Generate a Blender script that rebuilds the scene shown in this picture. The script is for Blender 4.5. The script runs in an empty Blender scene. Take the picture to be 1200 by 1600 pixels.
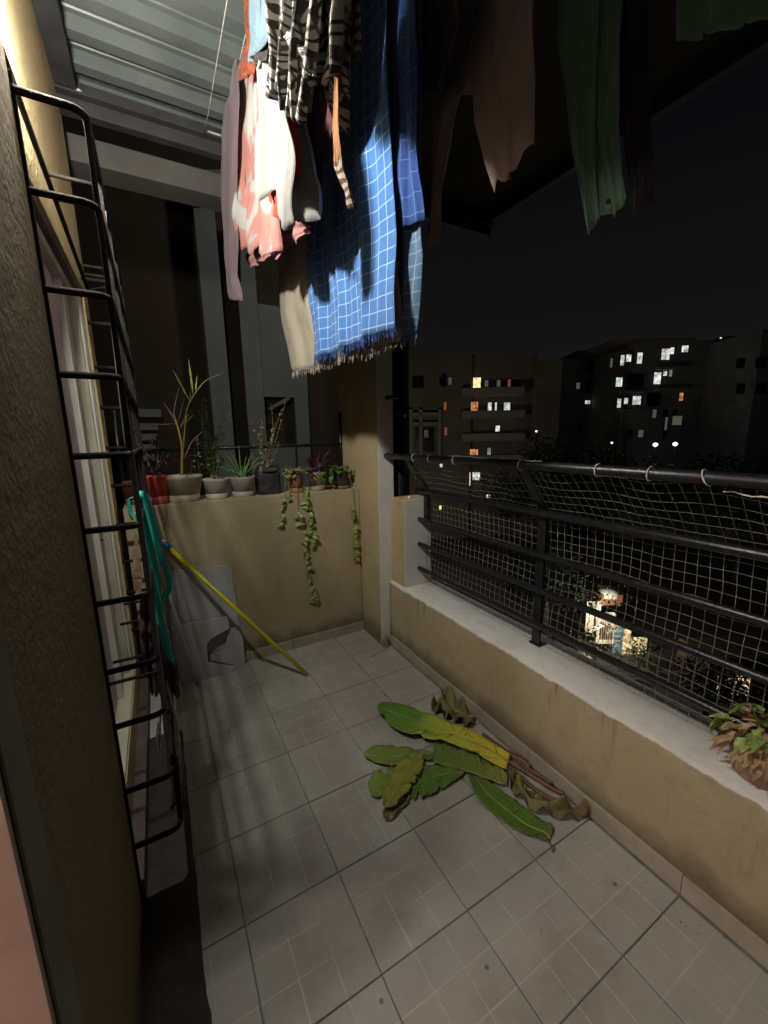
import bpy, math, random
from mathutils import Vector, Matrix, noise
random.seed(7)
S = bpy.context.scene
C = S.collection
rnd = random.uniform
# ------------------------------------------------------------------ camera
F = 629.8
CAM = Vector((0.2153, -2.5444, 1.4289))
R3 = Matrix(((0.87160534, 0.47869132, 0.10563502), (-0.48991936, 0.85802341, 0.15419097), (-0.01682744, -0.18614631, 0.98237793)))
cd = bpy.data.cameras.new('camera')
cam = bpy.data.objects.new('camera', cd)
C.objects.link(cam)
cd.sensor_fit = 'HORIZONTAL'; cd.sensor_width = 36; cd.lens = F / 1200 * 36
cd.clip_start = 0.01; cd.clip_end = 2000
M = Matrix.Identity(4)
for i in range(3):
    M[i][0] = R3[i][0]; M[i][1] = R3[i][2]; M[i][2] = -R3[i][1]; M[i][3] = CAM[i]
cam.matrix_world = M
S.camera = cam
S.render.resolution_x = 768; S.render.resolution_y = 1024
# ------------------------------------------------------------------ world, lights, exposure
W = bpy.data.worlds.new('World'); S.world = W; W.use_nodes = True
wn = W.node_tree.nodes; wl = W.node_tree.links
bg = wn['Background']
tc = wn.new('ShaderNodeTexCoord'); sx = wn.new('ShaderNodeSeparateXYZ'); cr = wn.new('ShaderNodeValToRGB')
cr.color_ramp.elements[0].position = 0.0; cr.color_ramp.elements[0].color = (0.0090, 0.0078, 0.0075, 1)
cr.color_ramp.elements[1].position = 0.5; cr.color_ramp.elements[1].color = (0.0022, 0.0024, 0.0030, 1)
wl.new(tc.outputs['Generated'], sx.inputs[0]); wl.new(sx.outputs['Z'], cr.inputs[0]); wl.new(cr.outputs[0], bg.inputs[0])
bg.inputs[1].default_value = 1.0
S.view_settings.view_transform = 'Standard'; S.view_settings.look = 'None'
S.view_settings.exposure = 0.22; S.view_settings.gamma = 1.0; S.view_settings.use_curve_mapping = False
S.render.engine = 'CYCLES'
LAMP = Vector((0.026, -1.22, 2.43))
def point_light(name, loc, watts, col, r):
    l = bpy.data.lights.new(name, 'POINT'); l.energy = watts; l.color = col; l.shadow_soft_size = r
    o = bpy.data.objects.new(name, l); o.location = loc; C.objects.link(o); return o
point_light('balcony_lamp_light', LAMP, 90, (1.0, 0.95, 0.85), 0.045)
point_light('room_lamp_light', (-1.9, -2.78, 2.25), 62, (1.0, 0.80, 0.72), 0.10)

# ------------------------------------------------------------------ helpers
def ray(u, v):
    return R3 @ Vector(((u - 600) / F, 1, -(v - 800) / F))
def at(u, v, ax, val):                      # point of the plane ax = val
    k = 'xyz'.index(ax); d = ray(u, v); t = (val - CAM[k]) / d[k]
    return CAM + d * t
HF = Vector((0.4898, 0.8718, 0)).normalized(); HR = Vector((HF.y, -HF.x, 0))
def far(u, v, D):                           # point D metres in front, on a plane facing back
    d = ray(u, v); return CAM + d * (D / d.dot(HF))
def tag(o, label=None, cat=None, group=None, kind=None):
    if label: o['label'] = label
    if cat: o['category'] = cat
    if group: o['group'] = group
    if kind: o['kind'] = kind
    return o
def thing(name, loc, label, cat, group=None):
    o = bpy.data.objects.new(name, None); o.location = loc; o.empty_display_size = 0.1
    C.objects.link(o); return tag(o, label, cat, group)
class MB:
    def __init__(s): s.v = []; s.f = []; s.uv = {}; s.mi = []
    def face(s, idx, uvs=None, m=0):
        s.f.append(tuple(idx)); s.mi.append(m)
        if uvs: s.uv[len(s.f) - 1] = uvs
    def box(s, a, b, m=0):
        x0, y0, z0 = a; x1, y1, z1 = b; n = len(s.v)
        s.v += [(x0,y0,z0),(x1,y0,z0),(x1,y1,z0),(x0,y1,z0),(x0,y0,z1),(x1,y0,z1),(x1,y1,z1),(x0,y1,z1)]
        for q in ((0,3,2,1),(4,5,6,7),(0,1,5,4),(1,2,6,5),(2,3,7,6),(3,0,4,7)): s.face([n + i for i in q], None, m)
        return s
    def obox(s, o, ax, ay, az, m=0):         # box from a corner and three edge vectors
        n = len(s.v); o = Vector(o)
        for k in (0, 1):
            for (i, j) in ((0,0),(1,0),(1,1),(0,1)): s.v.append(tuple(o + ax*i + ay*j + az*k))
        for q in ((0,3,2,1),(4,5,6,7),(0,1,5,4),(1,2,6,5),(2,3,7,6),(3,0,4,7)): s.face([n + i for i in q], None, m)
        return s
    def tube(s, pts, r, seg=8, flat=1.0, caps=True, m=0):
        pts = [Vector(p) for p in pts]; n = len(pts); base = len(s.v)
        rs = r if isinstance(r, (list, tuple)) else [r] * n
        L = [0]
        for i in range(1, n): L.append(L[-1] + (pts[i] - pts[i-1]).length)
        up = None
        for i, p in enumerate(pts):
            t = (pts[min(i+1, n-1)] - pts[max(i-1, 0)]).normalized()
            if up is None:
                up = Vector((0, 0, 1)) if abs(t.z) < 0.9 else Vector((1, 0, 0))
            a = t.cross(up).normalized(); b = a.cross(t).normalized(); up = b
            for k in range(seg):
                th = 2 * math.pi * k / seg
                s.v.append(tuple(p + a * math.cos(th) * rs[i] + b * math.sin(th) * rs[i] * flat))
        for i in range(n - 1):
            for k in range(seg):
                k2 = (k + 1) % seg
                s.face((base+i*seg+k, base+i*seg+k2, base+(i+1)*seg+k2, base+(i+1)*seg+k),
                       [(L[i], k/seg), (L[i], (k+1)/seg), (L[i+1], (k+1)/seg), (L[i+1], k/seg)], m)
        if caps:
            s.face([base + k for k in range(seg)][::-1], None, m); s.face([base + (n-1)*seg + k for k in range(seg)], None, m)
        return s
    def lathe(s, c, prof, seg=28, square=0.0, m=0):
        base = len(s.v); n = len(prof)
        for (r, z) in prof:
            for k in range(seg):
                th = 2 * math.pi * (k + .5) / seg
                q = 1.0
                if square: q = 1 / max(abs(math.cos(th)), abs(math.sin(th))) ** square
                s.v.append((c[0] + r*q*math.cos(th), c[1] + r*q*math.sin(th), c[2] + z))
        for i in range(n - 1):
            for k in range(seg):
                k2 = (k + 1) % seg
                s.face((base+i*seg+k, base+i*seg+k2, base+(i+1)*seg+k2, base+(i+1)*seg+k), None, m)
        return s
    def grid(s, P, uvf=None, m=0):           # P[row][col] points
        base = len(s.v); nr = len(P); nc = len(P[0])
        for row in P: s.v += [tuple(p) for p in row]
        for i in range(nr - 1):
            for j in range(nc - 1):
                q = ((i, j), (i, j+1), (i+1, j+1), (i+1, j))
                s.face([base + a*nc + b for a, b in q], [uvf(a, b) for a, b in q] if uvf else [(b/(nc-1), 1 - a/(nr-1)) for a, b in q], m)
        return s
    def leaf(s, p, d, up, L, w, m=0, bend=0.2, cup=0.25):
        p = Vector(p); d = Vector(d).normalized(); sd = d.cross(Vector(up))
        if sd.length < 1e-4: sd = d.cross(Vector((1, .3, 0)))
        sd.normalize(); nn = sd.cross(d).normalized(); b = len(s.v)
        for t, ww in ((0, .05), (.3, 1), (.65, .75), (1, .02)):
            c = p + d*L*t - nn*L*bend*t*t
            s.v += [tuple(c - sd*w*ww + nn*w*cup*ww), tuple(c), tuple(c + sd*w*ww + nn*w*cup*ww)]
        for i in range(3):
            for k in (0, 1): s.face((b+i*3+k, b+i*3+k+1, b+i*3+k+4, b+i*3+k+3), None, m)
        return s
    def build(s, name, mat, parent=None, smooth=False, bevel=0, solid=0):
        me = bpy.data.meshes.new(name)
        off = Vector((0, 0, 0)); q = parent
        while q is not None: off += q.location; q = q.parent
        me.from_pydata([tuple(Vector(v) - off) for v in s.v], [], s.f)
        mats = mat if isinstance(mat, (list, tuple)) else [mat]
        for mm in mats: me.materials.append(mm)
        if s.uv:
            ul = me.uv_layers.new(name='UVMap').data
            for p in me.polygons:
                u = s.uv.get(p.index)
                if u:
                    for li, t in zip(p.loop_indices, u): ul[li].uv = t
        for p in me.polygons:
            p.material_index = s.mi[p.index]; p.use_smooth = smooth
        me.update()
        o = bpy.data.objects.new(name, me); C.objects.link(o)
        if parent: o.parent = parent
        if solid:
            md = o.modifiers.new('solid', 'SOLIDIFY'); md.thickness = solid; md.offset = 0
        if bevel:
            md = o.modifiers.new('bevel', 'BEVEL'); md.width = bevel; md.segments = 2; md.limit_method = 'ANGLE'
        return o
def copy_tree(o, parent=None):
    c = o.copy(); C.objects.link(c)
    if parent: c.parent = parent
    for ch in [k for k in ALLCH(o)]: copy_tree(ch, c)
    return c
def ALLCH(o): return [k for k in C.objects if k.parent == o]

# ------------------------------------------------------------------ materials
class NT:
    def __init__(s, name):
        s.m = bpy.data.materials.new(name); s.m.use_nodes = True; s.t = s.m.node_tree; s.b = s.t.nodes['Principled BSDF']
    def n(s, typ, **kw):
        nd = s.t.nodes.new(typ)
        for k, v in kw.items():
            if k.startswith('i_'):
                key = k[2:]; key = int(key) if key.isdigit() else key
                nd.inputs[key].default_value = v
            else: setattr(nd, k, v)
        return nd
    def l(s, a, b): s.t.links.new(a, b)
    def pos(s, kind='Object'):
        if kind == 'World': return s.n('ShaderNodeNewGeometry').outputs['Position']
        return s.n('ShaderNodeTexCoord').outputs[kind]
    def noise(s, scale, detail=4, vec=None, rough=.55, dist=0):
        nd = s.n('ShaderNodeTexNoise'); nd.inputs['Scale'].default_value = scale; nd.inputs['Detail'].default_value = detail
        nd.inputs['Roughness'].default_value = rough; nd.inputs['Distortion'].default_value = dist
        if vec is not None: s.l(vec, nd.inputs['Vector'])
        return nd.outputs['Fac']
    def ramp(s, fac, stops, interp='LINEAR'):
        nd = s.n('ShaderNodeValToRGB'); e = nd.color_ramp.elements; nd.color_ramp.interpolation = interp
        while len(e) < len(stops): e.new(0.5)
        for i, (p, c) in enumerate(stops):
            e[i].position = p; e[i].color = (*c, 1) if isinstance(c, (tuple, list)) else (c, c, c, 1)
        s.l(fac, nd.inputs[0]); return nd.outputs[0]
    def mix(s, f, a, b, blend='MIX'):
        nd = s.n('ShaderNodeMix', data_type='RGBA', blend_type=blend)
        for sock, v in ((nd.inputs[0], f), (nd.inputs[6], a), (nd.inputs[7], b)):
            if isinstance(v, (float, int)): sock.default_value = v
            elif isinstance(v, tuple): sock.default_value = (*v, 1)
            else: s.l(v, sock)
        return nd.outputs[2]
    def math(s, op, a, b=0.0, c=0.0):
        nd = s.n('ShaderNodeMath', operation=op)
        for i, v in enumerate((a, b, c)):
            if isinstance(v, (float, int)): nd.inputs[i].default_value = v
            else: s.l(v, nd.inputs[i])
        return nd.outputs[0]
    def bump(s, h, strength=.3, dist=.01):
        nd = s.n('ShaderNodeBump'); nd.inputs['Strength'].default_value = strength; nd.inputs['Distance'].default_value = dist
        s.l(h, nd.inputs['Height']); s.l(nd.outputs[0], s.b.inputs['Normal'])
    def out(s, col=None, rough=.6, metal=0, spec=None):
        if col is not None:
            if isinstance(col, tuple): s.b.inputs['Base Color'].default_value = (*col, 1)
            else: s.l(col, s.b.inputs['Base Color'])
        if isinstance(rough, (int, float)): s.b.inputs['Roughness'].default_value = rough
        else: s.l(rough, s.b.inputs['Roughness'])
        s.b.inputs['Metallic'].default_value = metal
        if spec is not None: s.b.inputs['Specular IOR Level'].default_value = spec
        return s.m
def simple(name, a, b=None, scale=8, rough=.6, metal=0, bscale=60, bstr=.15, kind='World', spec=None):
    t = NT(name); P = t.pos(kind); b = b or tuple(c*.7 for c in a)
    col = t.ramp(t.noise(scale, 5, P), [(.35, a), (.65, b)])
    t.bump(t.noise(bscale, 4, P), bstr, .004)
    return t.out(col, rough, metal, spec)
def emit(name, col, st, vary=0):
    t = NT(name); t.out((.02, .02, .02), .6)
    t.b.inputs['Emission Color'].default_value = (*col, 1)
    if vary: t.l(t.math('MULTIPLY', t.ramp(t.noise(vary, 3, t.pos('World')), [(.35, .35), (.65, 1.3)]), st), t.b.inputs['Emission Strength'])
    else: t.b.inputs['Emission Strength'].default_value = st
    return t.m
def plaster(name, base, dark, mode=None, bs=.25, bscale=90, streak=True):
    t = NT(name); P = t.pos('World')
    sep = t.n('ShaderNodeSeparateXYZ'); t.l(P, sep.inputs[0])
    n1 = t.noise(2.2, 6, P, .6)
    col = t.ramp(n1, [(.3, base), (.7, tuple(c*.86 for c in base))])
    n2 = t.noise(14, 5, P, .65)
    col = t.mix(t.ramp(n2, [(.53, 0.0), (.76, .6)]), col, dark)
    col = t.mix(t.ramp(t.noise(1.1, 7, P, .7, .4), [(.48, 0.0), (.78, .3)]), col, tuple(c*.9 for c in dark))
    if streak:
        mp = t.n('ShaderNodeMapping'); mp.inputs['Scale'].default_value = (5, 5, 1.1); t.l(P, mp.inputs[0])
        col = t.mix(t.ramp(t.noise(1.6, 6, mp.outputs[0], .65, .6), [(.52, 0.0), (.8, .45)]), col, dark)
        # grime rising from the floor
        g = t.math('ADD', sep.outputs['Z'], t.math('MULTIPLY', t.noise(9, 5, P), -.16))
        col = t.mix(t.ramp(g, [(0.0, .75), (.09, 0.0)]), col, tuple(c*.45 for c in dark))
        # tiny pale chips of paint
        vo = t.n('ShaderNodeTexVoronoi'); vo.inputs['Scale'].default_value = 5; mp2 = t.n('ShaderNodeMapping'); mp2.inputs['Scale'].default_value = (1, 1, .45); t.l(P, mp2.inputs[0]); t.l(mp2.outputs[0], vo.inputs['Vector'])
        col = t.mix(t.ramp(vo.outputs['Distance'], [(.018, .8), (.026, 0.0)]), col, (.62, .58, .5))
    white = (.60, .59, .56)
    nz = t.math('MULTIPLY', t.math('SUBTRACT', t.noise(11, 6, P, .7), .5), .045)
    if mode == 'sill':
        mq = t.n('ShaderNodeMapping'); mq.inputs['Scale'].default_value = (1, 22, 1.6); t.l(P, mq.inputs[0])
        dr = t.ramp(t.noise(1.0, 4, mq.outputs[0], .6), [(.60, 0.0), (.70, .8)])
        dz = t.ramp(sep.outputs['Z'], [(.20, 0.0), (.44, 1.0)])
        col = t.mix(t.math('MULTIPLY', dr, dz), col, (.15, .115, .07))
        mr = t.n('ShaderNodeMapping'); mr.inputs['Scale'].default_value = (1, 30, 3); mr.inputs['Location'].default_value = (3, 1, 5); t.l(P, mr.inputs[0])
        col = t.mix(t.ramp(t.noise(1.0, 3, mr.outputs[0], .6), [(.74, 0.0), (.78, .7)]), col, (.55, .5, .42))
    if mode == 'sill':       # brushed white paint on the sill, ragged lower edge
        k = t.math('ADD', sep.outputs['Z'], nz)
        wmask = t.ramp(t.math('SUBTRACT', k, .4), [(.043, 0.0), (.047, 1.0)])
        wc = t.mix(t.ramp(t.noise(16, 6, P, .7), [(.48, 0.0), (.78, .5)]), white, (.36, .345, .32))
        col = t.mix(wmask, col, wc)
    if mode == 'nearface':   # only the end that faces the near side is white
        ge = t.n('ShaderNodeNewGeometry'); s2 = t.n('ShaderNodeSeparateXYZ'); t.l(ge.outputs['Normal'], s2.inputs[0])
        k = t.math('ADD', t.math('MULTIPLY', s2.outputs['Y'], -1.0), t.math('MULTIPLY', nz, 1.0))
        wc = t.mix(t.ramp(t.noise(20, 6, P, .7), [(.5, 0.0), (.8, .5)]), white, (.36, .35, .33))
        col = t.mix(t.ramp(k, [(.6, 0.0), (.7, 1.0)]), col, wc)
    h = t.math('ADD', t.noise(bscale, 5, P, .6), t.math('MULTIPLY', t.noise(bscale*.25, 3, P), .8))
    t.bump(h, bs, .006)
    return t.out(col, .82, 0, .25)
BEIGE = (.40, .34, .22); BDK = (.24, .195, .12)
m_wall = plaster('beige_plaster', BEIGE, BDK)
m_par = plaster('parapet_plaster', BEIGE, BDK, 'sill')
m_col = plaster('column_plaster', (.45, .365, .215), BDK, 'nearface')
m_rough = plaster('rough_cast_plaster', (.50, .41, .22), (.30, .24, .13), None, 1.0, 55, False)
m_blackrail = simple('black_painted_metal', (.007, .007, .009), (.014, .014, .015), 30, .36, 0, 120, .25)
m_grille = simple('black_grille_paint', (.010, .009, .009), (.020, .016, .013), 40, .85, 0, 150, .5, spec=.15)
m_iron_grey = simple('grey_metal', (.10, .095, .10), (.16, .15, .15), 30, .5, 0, 90, .3)
m_net = simple('nylon_net', (.24, .235, .22), (.16, .155, .145), 50, .6)
m_rope = simple('white_cord', (.62, .60, .55), (.4, .38, .34), 60, .8, 0, 300, .6)
m_alu = simple('window_frame_paint', (.50, .48, .38), (.36, .34, .26), 6, .45, 0, 60, .15)
m_alu2 = simple('window_frame_white', (.62, .60, .56), (.5, .48, .43), 6, .45, 0, 60, .15)
m_brown = simple('dark_brown_wood', (.10, .062, .04), (.05, .03, .02), 12, .6)
def tile_mat():
    t = NT('floor_tile'); P = t.pos('World'); O = t.pos('Object')
    oi = t.n('ShaderNodeObjectInfo')
    sep = t.n('ShaderNodeSeparateXYZ'); t.l(O, sep.inputs[0])
    n1 = t.noise(5, 6, P, .6)
    col = t.ramp(n1, [(.3, (.395, .39, .36)), (.7, (.325, .32, .295))])
    col = t.mix(t.math('MULTIPLY', oi.outputs['Random'], .34), col, (.26, .25, .22))
    n2 = t.noise(38, 4, P, .6)
    col = t.mix(t.ramp(n2, [(.58, 0.0), (.8, .35)]), col, (.24, .225, .19))
    # worn dirt blotches and specks
    n3 = t.noise(3.1, 7, P, .72)
    col = t.mix(t.ramp(n3, [(.52, 0.0), (.76, .7)]), col, (.20, .18, .145))
    vo = t.n('ShaderNodeTexVoronoi'); vo.inputs['Scale'].default_value = 7.5; t.l(P, vo.inputs['Vector'])
    col = t.mix(t.ramp(vo.outputs['Distance'], [(.035, .8), (.06, 0.0)]), col, (.09, .08, .06))
    # faint pressed lines at the thirds
    def line(c):
        a = t.math('PINGPONG', t.math('ADD', c, .15 + .05), .05)
        return a
    lx = t.math('PINGPONG', t.math('ADD', sep.outputs['X'], .148), .0495)
    ly = t.math('PINGPONG', t.math('ADD', sep.outputs['Y'], .148), .0495)
    # pressed lines are on every tile edge third: 0.0987 pitch
    lines_x = t.ramp(t.math('ABSOLUTE', t.math('SUBTRACT', t.math('ABSOLUTE', sep.outputs['X']), .0493)), [(.0009, 1.0), (.0024, 0.0)])
    lines_y = t.ramp(t.math('ABSOLUTE', t.math('SUBTRACT', t.math('ABSOLUTE', sep.outputs['Y']), .0493)), [(.0009, 1.0), (.0024, 0.0)])
    brk = t.ramp(t.noise(6, 5, P, .7), [(.40, .1), (.66, .8)])
    brk2 = t.ramp(t.noise(4.3, 5, P, .7), [(.40, .2), (.62, .9)])
    col = t.mix(t.math('MULTIPLY', lines_x, brk), col, (.56, .54, .49))
    col = t.mix(t.math('MULTIPLY', lines_y, brk2), col, (.50, .48, .44))
    h = t.math('ADD', t.math('MULTIPLY', t.noise(60, 3, P), .35), t.math('MULTIPLY', t.math('ADD', lines_x, lines_y), -.8))
    h = t.math('ADD', h, t.math('MULTIPLY', t.noise(7, 2, P), .5))
    t.bump(h, .28, .003)
    r = t.ramp(t.noise(9, 5, P), [(.3, .42), (.7, .62)])
    return t.out(col, r, 0, .4)
m_tile = tile_mat()
m_grout = simple('dirty_grout', (.15, .14, .12), (.24, .225, .19), 20, .9)
m_skirt = simple('skirting_tile', (.37, .34, .28), (.28, .25, .19), 9, .6, 0, 60, .2)

# ------------------------------------------------------------------ setting: floor with its tiles
fl = MB().box((-0.0, -4.1, -0.16), (1.53, .06, -0.006)).build('floor', m_grout)
tag(fl, kind='structure')
T = .3; g = .0015; h = T/2 - g
def tile_mesh():
    b = MB(); e = .0022
    for z, k in ((-.006, h), (-.0016, h), (0, h - e)):
        b.v += [(-k, -k, z), (k, -k, z), (k, k, z), (-k, k, z)]
    for r in (0, 4):
        for i in range(4):
            j = (i+1) % 4; b.face((r+i, r+j, r+4+j, r+4+i))
    b.face((8, 9, 10, 11)); return b
to = tile_mesh().build('floor_tile', m_tile); tmesh = to.data
first = True
for i in range(5):
    for j in range(13):
        o = to if first else to.copy()
        if not first: C.objects.link(o)
        first = False
        sx_ = 1 if i < 4 else .975
        o.scale = (sx_, 1, 1)
        o.location = (.15 + .3*i if i < 4 else 1.2 + .1475, -.15 - .3*j, rnd(-.0007, .0007))
        o.rotation_euler = (rnd(-.002, .002), rnd(-.002, .002), rnd(-.002, .002) + (math.pi if (i*j) % 3 == 0 else 0))
        o.parent = fl
# ------------------------------------------------------------------ back wall
bw = thing('back_wall', (0.75, .1, 0), 'waist high beige wall at the far end carrying the row of flower pots', 'wall')
MB().box((.03, 0, -.01), (1.437, .30, 1.068)).build('wall_panel', m_wall, bw, bevel=.004)
for i in range(5):
    x0 = .036 + .288*i
    MB().box((x0 + .002, -.011, 0), (x0 + .286, -.0005, .068 + rnd(-.003, .003))).build('skirting_tile', m_skirt, bw, bevel=.002)
br = thing('back_railing', (0.75, .25, 1.07), 'thin black horizontal bar above the pots on the far wall', 'railing')
MB().tube([at(200, 705, 'y', .27), at(533, 694, 'y', .27)], .011, 8).build('rail', m_blackrail, br, True)
p0 = at(532, 640, 'y', .27)
MB().tube([(1.425, .27, 1.069), (1.425, .27, 1.6)], .010, 8).build('post', m_blackrail, br, True)
MB().tube([(.03, .27, 1.069), (.03, .27, 1.6)], .010, 8).build('post', m_blackrail, br, True)
# ------------------------------------------------------------------ column
cl = thing('column', (1.5, 0, 0), 'tall beige column with a white painted edge in the far right corner', 'column')
MB().box((1.44, -.28, .0), (1.556, .32, 3.0)).build('shaft', m_col, cl, bevel=.003)
MB().lathe((1.462, -.30, 0), [(.028, 0), (.026, .03), (.02, .055), (.012, .075), (0.001, .08)], 12).build('cement_lump', simple('cement', (.26, .22, .15), (.15, .13, .09), 30, .9, 0, 80, .9), cl, True)
MB().tube([(1.51, -.28, 1.66), (1.51, -.33, 1.66)], .012, 10).tube([(1.50, -.325, 1.66), (1.56, -.325, 1.66)], .008, 8).build('hook', m_blackrail, cl, True)
# ------------------------------------------------------------------ parapet
pw = thing('parapet_wall', (1.64, -2, 0), 'long low beige parapet with a white painted sill under the railing', 'wall')
def wavy_parapet():
    b = MB(); n = 120; ys = [-.283 - i*(3.8/n) for i in range(n + 1)]
    P = []
    for y in ys:
        w = noise.noise(Vector((y*9, 0, 0)))*.003 + noise.noise(Vector((y*31, 3, 0)))*.0016
        d = noise.noise(Vector((y*1.3, 5, 0)))*.002
        P.append([(1.512 + d, y, -.01), (1.512 + d, y, .2), (1.513 + d, y, .435), (1.514 + w*.6, y, .452 + w), (1.522 + w, y, .4595), (1.64, y, .46), (1.768, y, .463), (1.772, y, .456), (1.772, y, -.4)])
    b.grid(P); n2 = len(b.v)
    b.face(list(range(0, 9))[::-1])
    return b
wavy_parapet().build('parapet_body', m_par, pw, True)
for i in range(12):
    y1 = -.30 - i*.3
    MB().box((1.5015, y1 - .299, 0), (1.5115, y1, .070 + rnd(-.003, .003))).build('skirting_tile', m_skirt, pw, bevel=.002)
pp = MB().box((1.53, -.45, .458), (1.735, -.284, 1.032)).build('parapet_pier', m_col, pw, bevel=.004)
MB().lathe((1.60, -.40, 1.032), [(.001, .018), (.012, .014), (.017, 0), (.001, 0)], 10).build('mortar_blob', m_alu2, pw, True)

# ------------------------------------------------------------------ railing on the parapet
rl = thing('balcony_railing', (1.65, -2, .46), 'black tubular balcony railing on the white sill with inward leaning top rail', 'railing')
MB().tube([(1.50, -.282, 1.302), (1.50, -1.4, 1.304), (1.50, -4.05, 1.30)], .0185, 16).build('top_rail', m_blackrail, rl, True)
for z in (1.087, .902, .738, .575):
    MB().tube([(1.64, -.452, z), (1.64, -4.05, z + .003)], .0165 if z > 1.05 else .0145, 14).build('rail', m_blackrail, rl, True)
for y in (-.49, -1.372, -2.75, -3.9):
    b = MB(); w = .022
    z0 = .461 if y < -1 else .885
    pts = [(1.665, z0), (1.665, 1.10), (1.505, 1.30)]
    b.obox((1.662, y - w, z0), Vector((.012, 0, 0)), Vector((0, 2*w, 0)), Vector((0, 0, 1.10 - z0)))
    b.obox((1.662, y - w, 1.10), Vector((.012, 0, .004)), Vector((0, 2*w, 0)), Vector((-.150, 0, .195)))
    b.build('post', m_blackrail, rl, bevel=.002)
    if z0 < .5:
        MB().box((1.655, y - .03, .461), (1.70, y + .03, .468)).build('foot_plate', m_blackrail, rl)
# bird net
nt = thing('safety_net', (1.69, -2, .46), 'pale string safety net stretched behind the black balcony railing', 'net')
def net_pt(s, q):       # s along y (0..1), q down (0..1)
    y = -.46 - s*3.3
    z = 1.292 - q*.825
    sag = .010*(1 - math.cos(y*2*math.pi/.34))*max(0, 1 - q*5)
    if z > 1.09: x = 1.515 + (1.292 - z)/.202*.175
    else: x = 1.69 + .010*math.sin(z*9)
    w = noise.noise(Vector((y*3.1, z*3.7, 1)))*.008 + noise.noise(Vector((y*9, z*11, 4)))*.004
    w2 = noise.noise(Vector((y*3.3, z*3.1, 7)))*.009 + noise.noise(Vector((y*10, z*9, 9)))*.004
    edge = min(1, q*8) * min(1, (1 - q)*10 + .2)
    return Vector((x + w*.8*edge, y + w*edge, z - sag + w2*edge))
b = MB(); PITCH = .0345; ncol = int(3.3/PITCH); nrow = int(.825/PITCH)
for i in range(ncol + 1):
    st = [net_pt(i/ncol, k/(nrow*2)) for k in range(nrow*2 + 1)]
    b.tube(st, 0.0009, 3, caps=False)
for k in range(nrow + 1):
    st = [net_pt(i/(ncol*2), k/nrow) for i in range(ncol*2 + 1)]
    b.tube(st, 0.0009, 3, caps=False)
tag(b.build('net_mesh', m_net, nt), kind='stuff')
for y in (-.612, -.766, -.975, -1.389, -1.718, -1.883, -2.026, -2.3, -2.6):
    b = MB(); pts = []
    tl = rnd(-.01, .01)
    for k in range(17):
        a = 2*math.pi*k/16; pts.append((1.50 + .0215*math.cos(a), y + tl*math.sin(a), 1.303 + .0215*math.sin(a)))
    b.tube(pts, .0021, 6, caps=False)
    b.build('cord_tie', m_rope, nt, True)
pts = []
for k in range(60):
    y = -.90 - k*.01; pts.append((1.497 + .006*math.sin(y*40), y, 1.324 + .002*math.sin(y*23)))
MB().tube(pts, .0022, 5).build('cord', m_rope, nt, True)
pts = [(1.515 + .004*math.sin(k), -2.06 - k*.02, 1.268 - .0012*k + .003*math.sin(k*1.7)) for k in range(20)]
MB().tube(pts, .0022, 5).build('cord', m_rope, nt, True)

# ------------------------------------------------------------------ house wall on the left with window and door openings
hw = thing('house_wall', (-.1, -1.3, 0), 'rough beige house wall on the left with window and door openings', 'wall')
b = MB()
b.box((-.2, -1.29, 2.12), (.0, .08, 3.12))       # over window
b.build('lintel_wall', m_rough, hw, bevel=.003)
MB().box((-.2, -2.0, -.01), (.03, -1.2905, 3.12)).build('wall_pier', plaster('shaded_rough_plaster', (.24, .185, .10), (.13, .10, .055), None, 1.0, 55, False), hw, bevel=.006)  # pier plaster coloured darker to stand in for the shade on it
MB().box((-.2, -1.29, -.01), (.0, .08, .22)).build('wall_below_window', m_rough, hw, bevel=.003)
MB().box((-.2, -.085, .2205), (.0, .08, 2.1195)).build('jamb_wall', m_rough, hw, bevel=.003)
MB().box((-.2, -3.0, 2.15), (.03, -2.0005, 3.12)).build('door_lintel', m_rough, hw)
MB().box((-.2, -4.2, -.01), (.03, -3.0005, 3.12)).build('near_wall', m_rough, hw)
m_jamb = simple('pinkish_door_jamb', (.60, .47, .42), (.48, .37, .33), 5, .7)
MB().box((-.21, -2.012, -.005), (.029, -2.001, 2.149)).build('door_jamb', m_jamb, hw)
MB().box((.0302, -1.999, .0), (.0335, -1.93, 2.13)).build('edge_band', simple('edge_band_paint', (.22, .21, .17), (.17, .16, .13), 8, .8), hw)
MB().box((.0005, -1.288, 0), (.045, -.0, .09)).build('skirting', simple('dark_skirting', (.10, .075, .06), (.06, .045, .04), 9, .7), hw, bevel=.003)
# room beyond the door: bare box that the room lamp lights
m_room = simple('room_paint', (.62, .54, .48), (.55, .48, .43), 2, .8)
rm = thing('room', (-1.7, -2.5, 0), 'plain pale room behind the door opening', 'room')
MB().box((-3.4, -4.2, -.02), (-.2, -.5, -.005)).build('room_floor', m_room, rm)
MB().box((-3.4, -4.2, 2.7), (-.2, -.5, 2.75)).build('room_ceiling', m_room, rm)
MB().box((-3.45, -4.2, 0), (-3.4, -.5, 2.7)).build('room_wall', m_room, rm)
MB().box((-3.4, -.5, 0), (-.2, -.45, 2.7)).build('room_wall', m_room, rm)
MB().box((-3.4, -4.25, 0), (-.2, -4.2, 2.7)).build('room_wall', m_room, rm)
m_glow = emit('lamp_glass', (1, .9, .75), 6)
rlm = thing('room_lamp', (-1.9, -2.78, 2.42), 'round ceiling lamp inside the room beyond the door', 'lamp')
MB().lathe((-1.9, -2.78, 2.62), [(.001, .079), (.14, .079), (.14, .03), (.13, .02), (.001, .015)], 20).build('lamp_body', m_glow, rlm, True)
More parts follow.
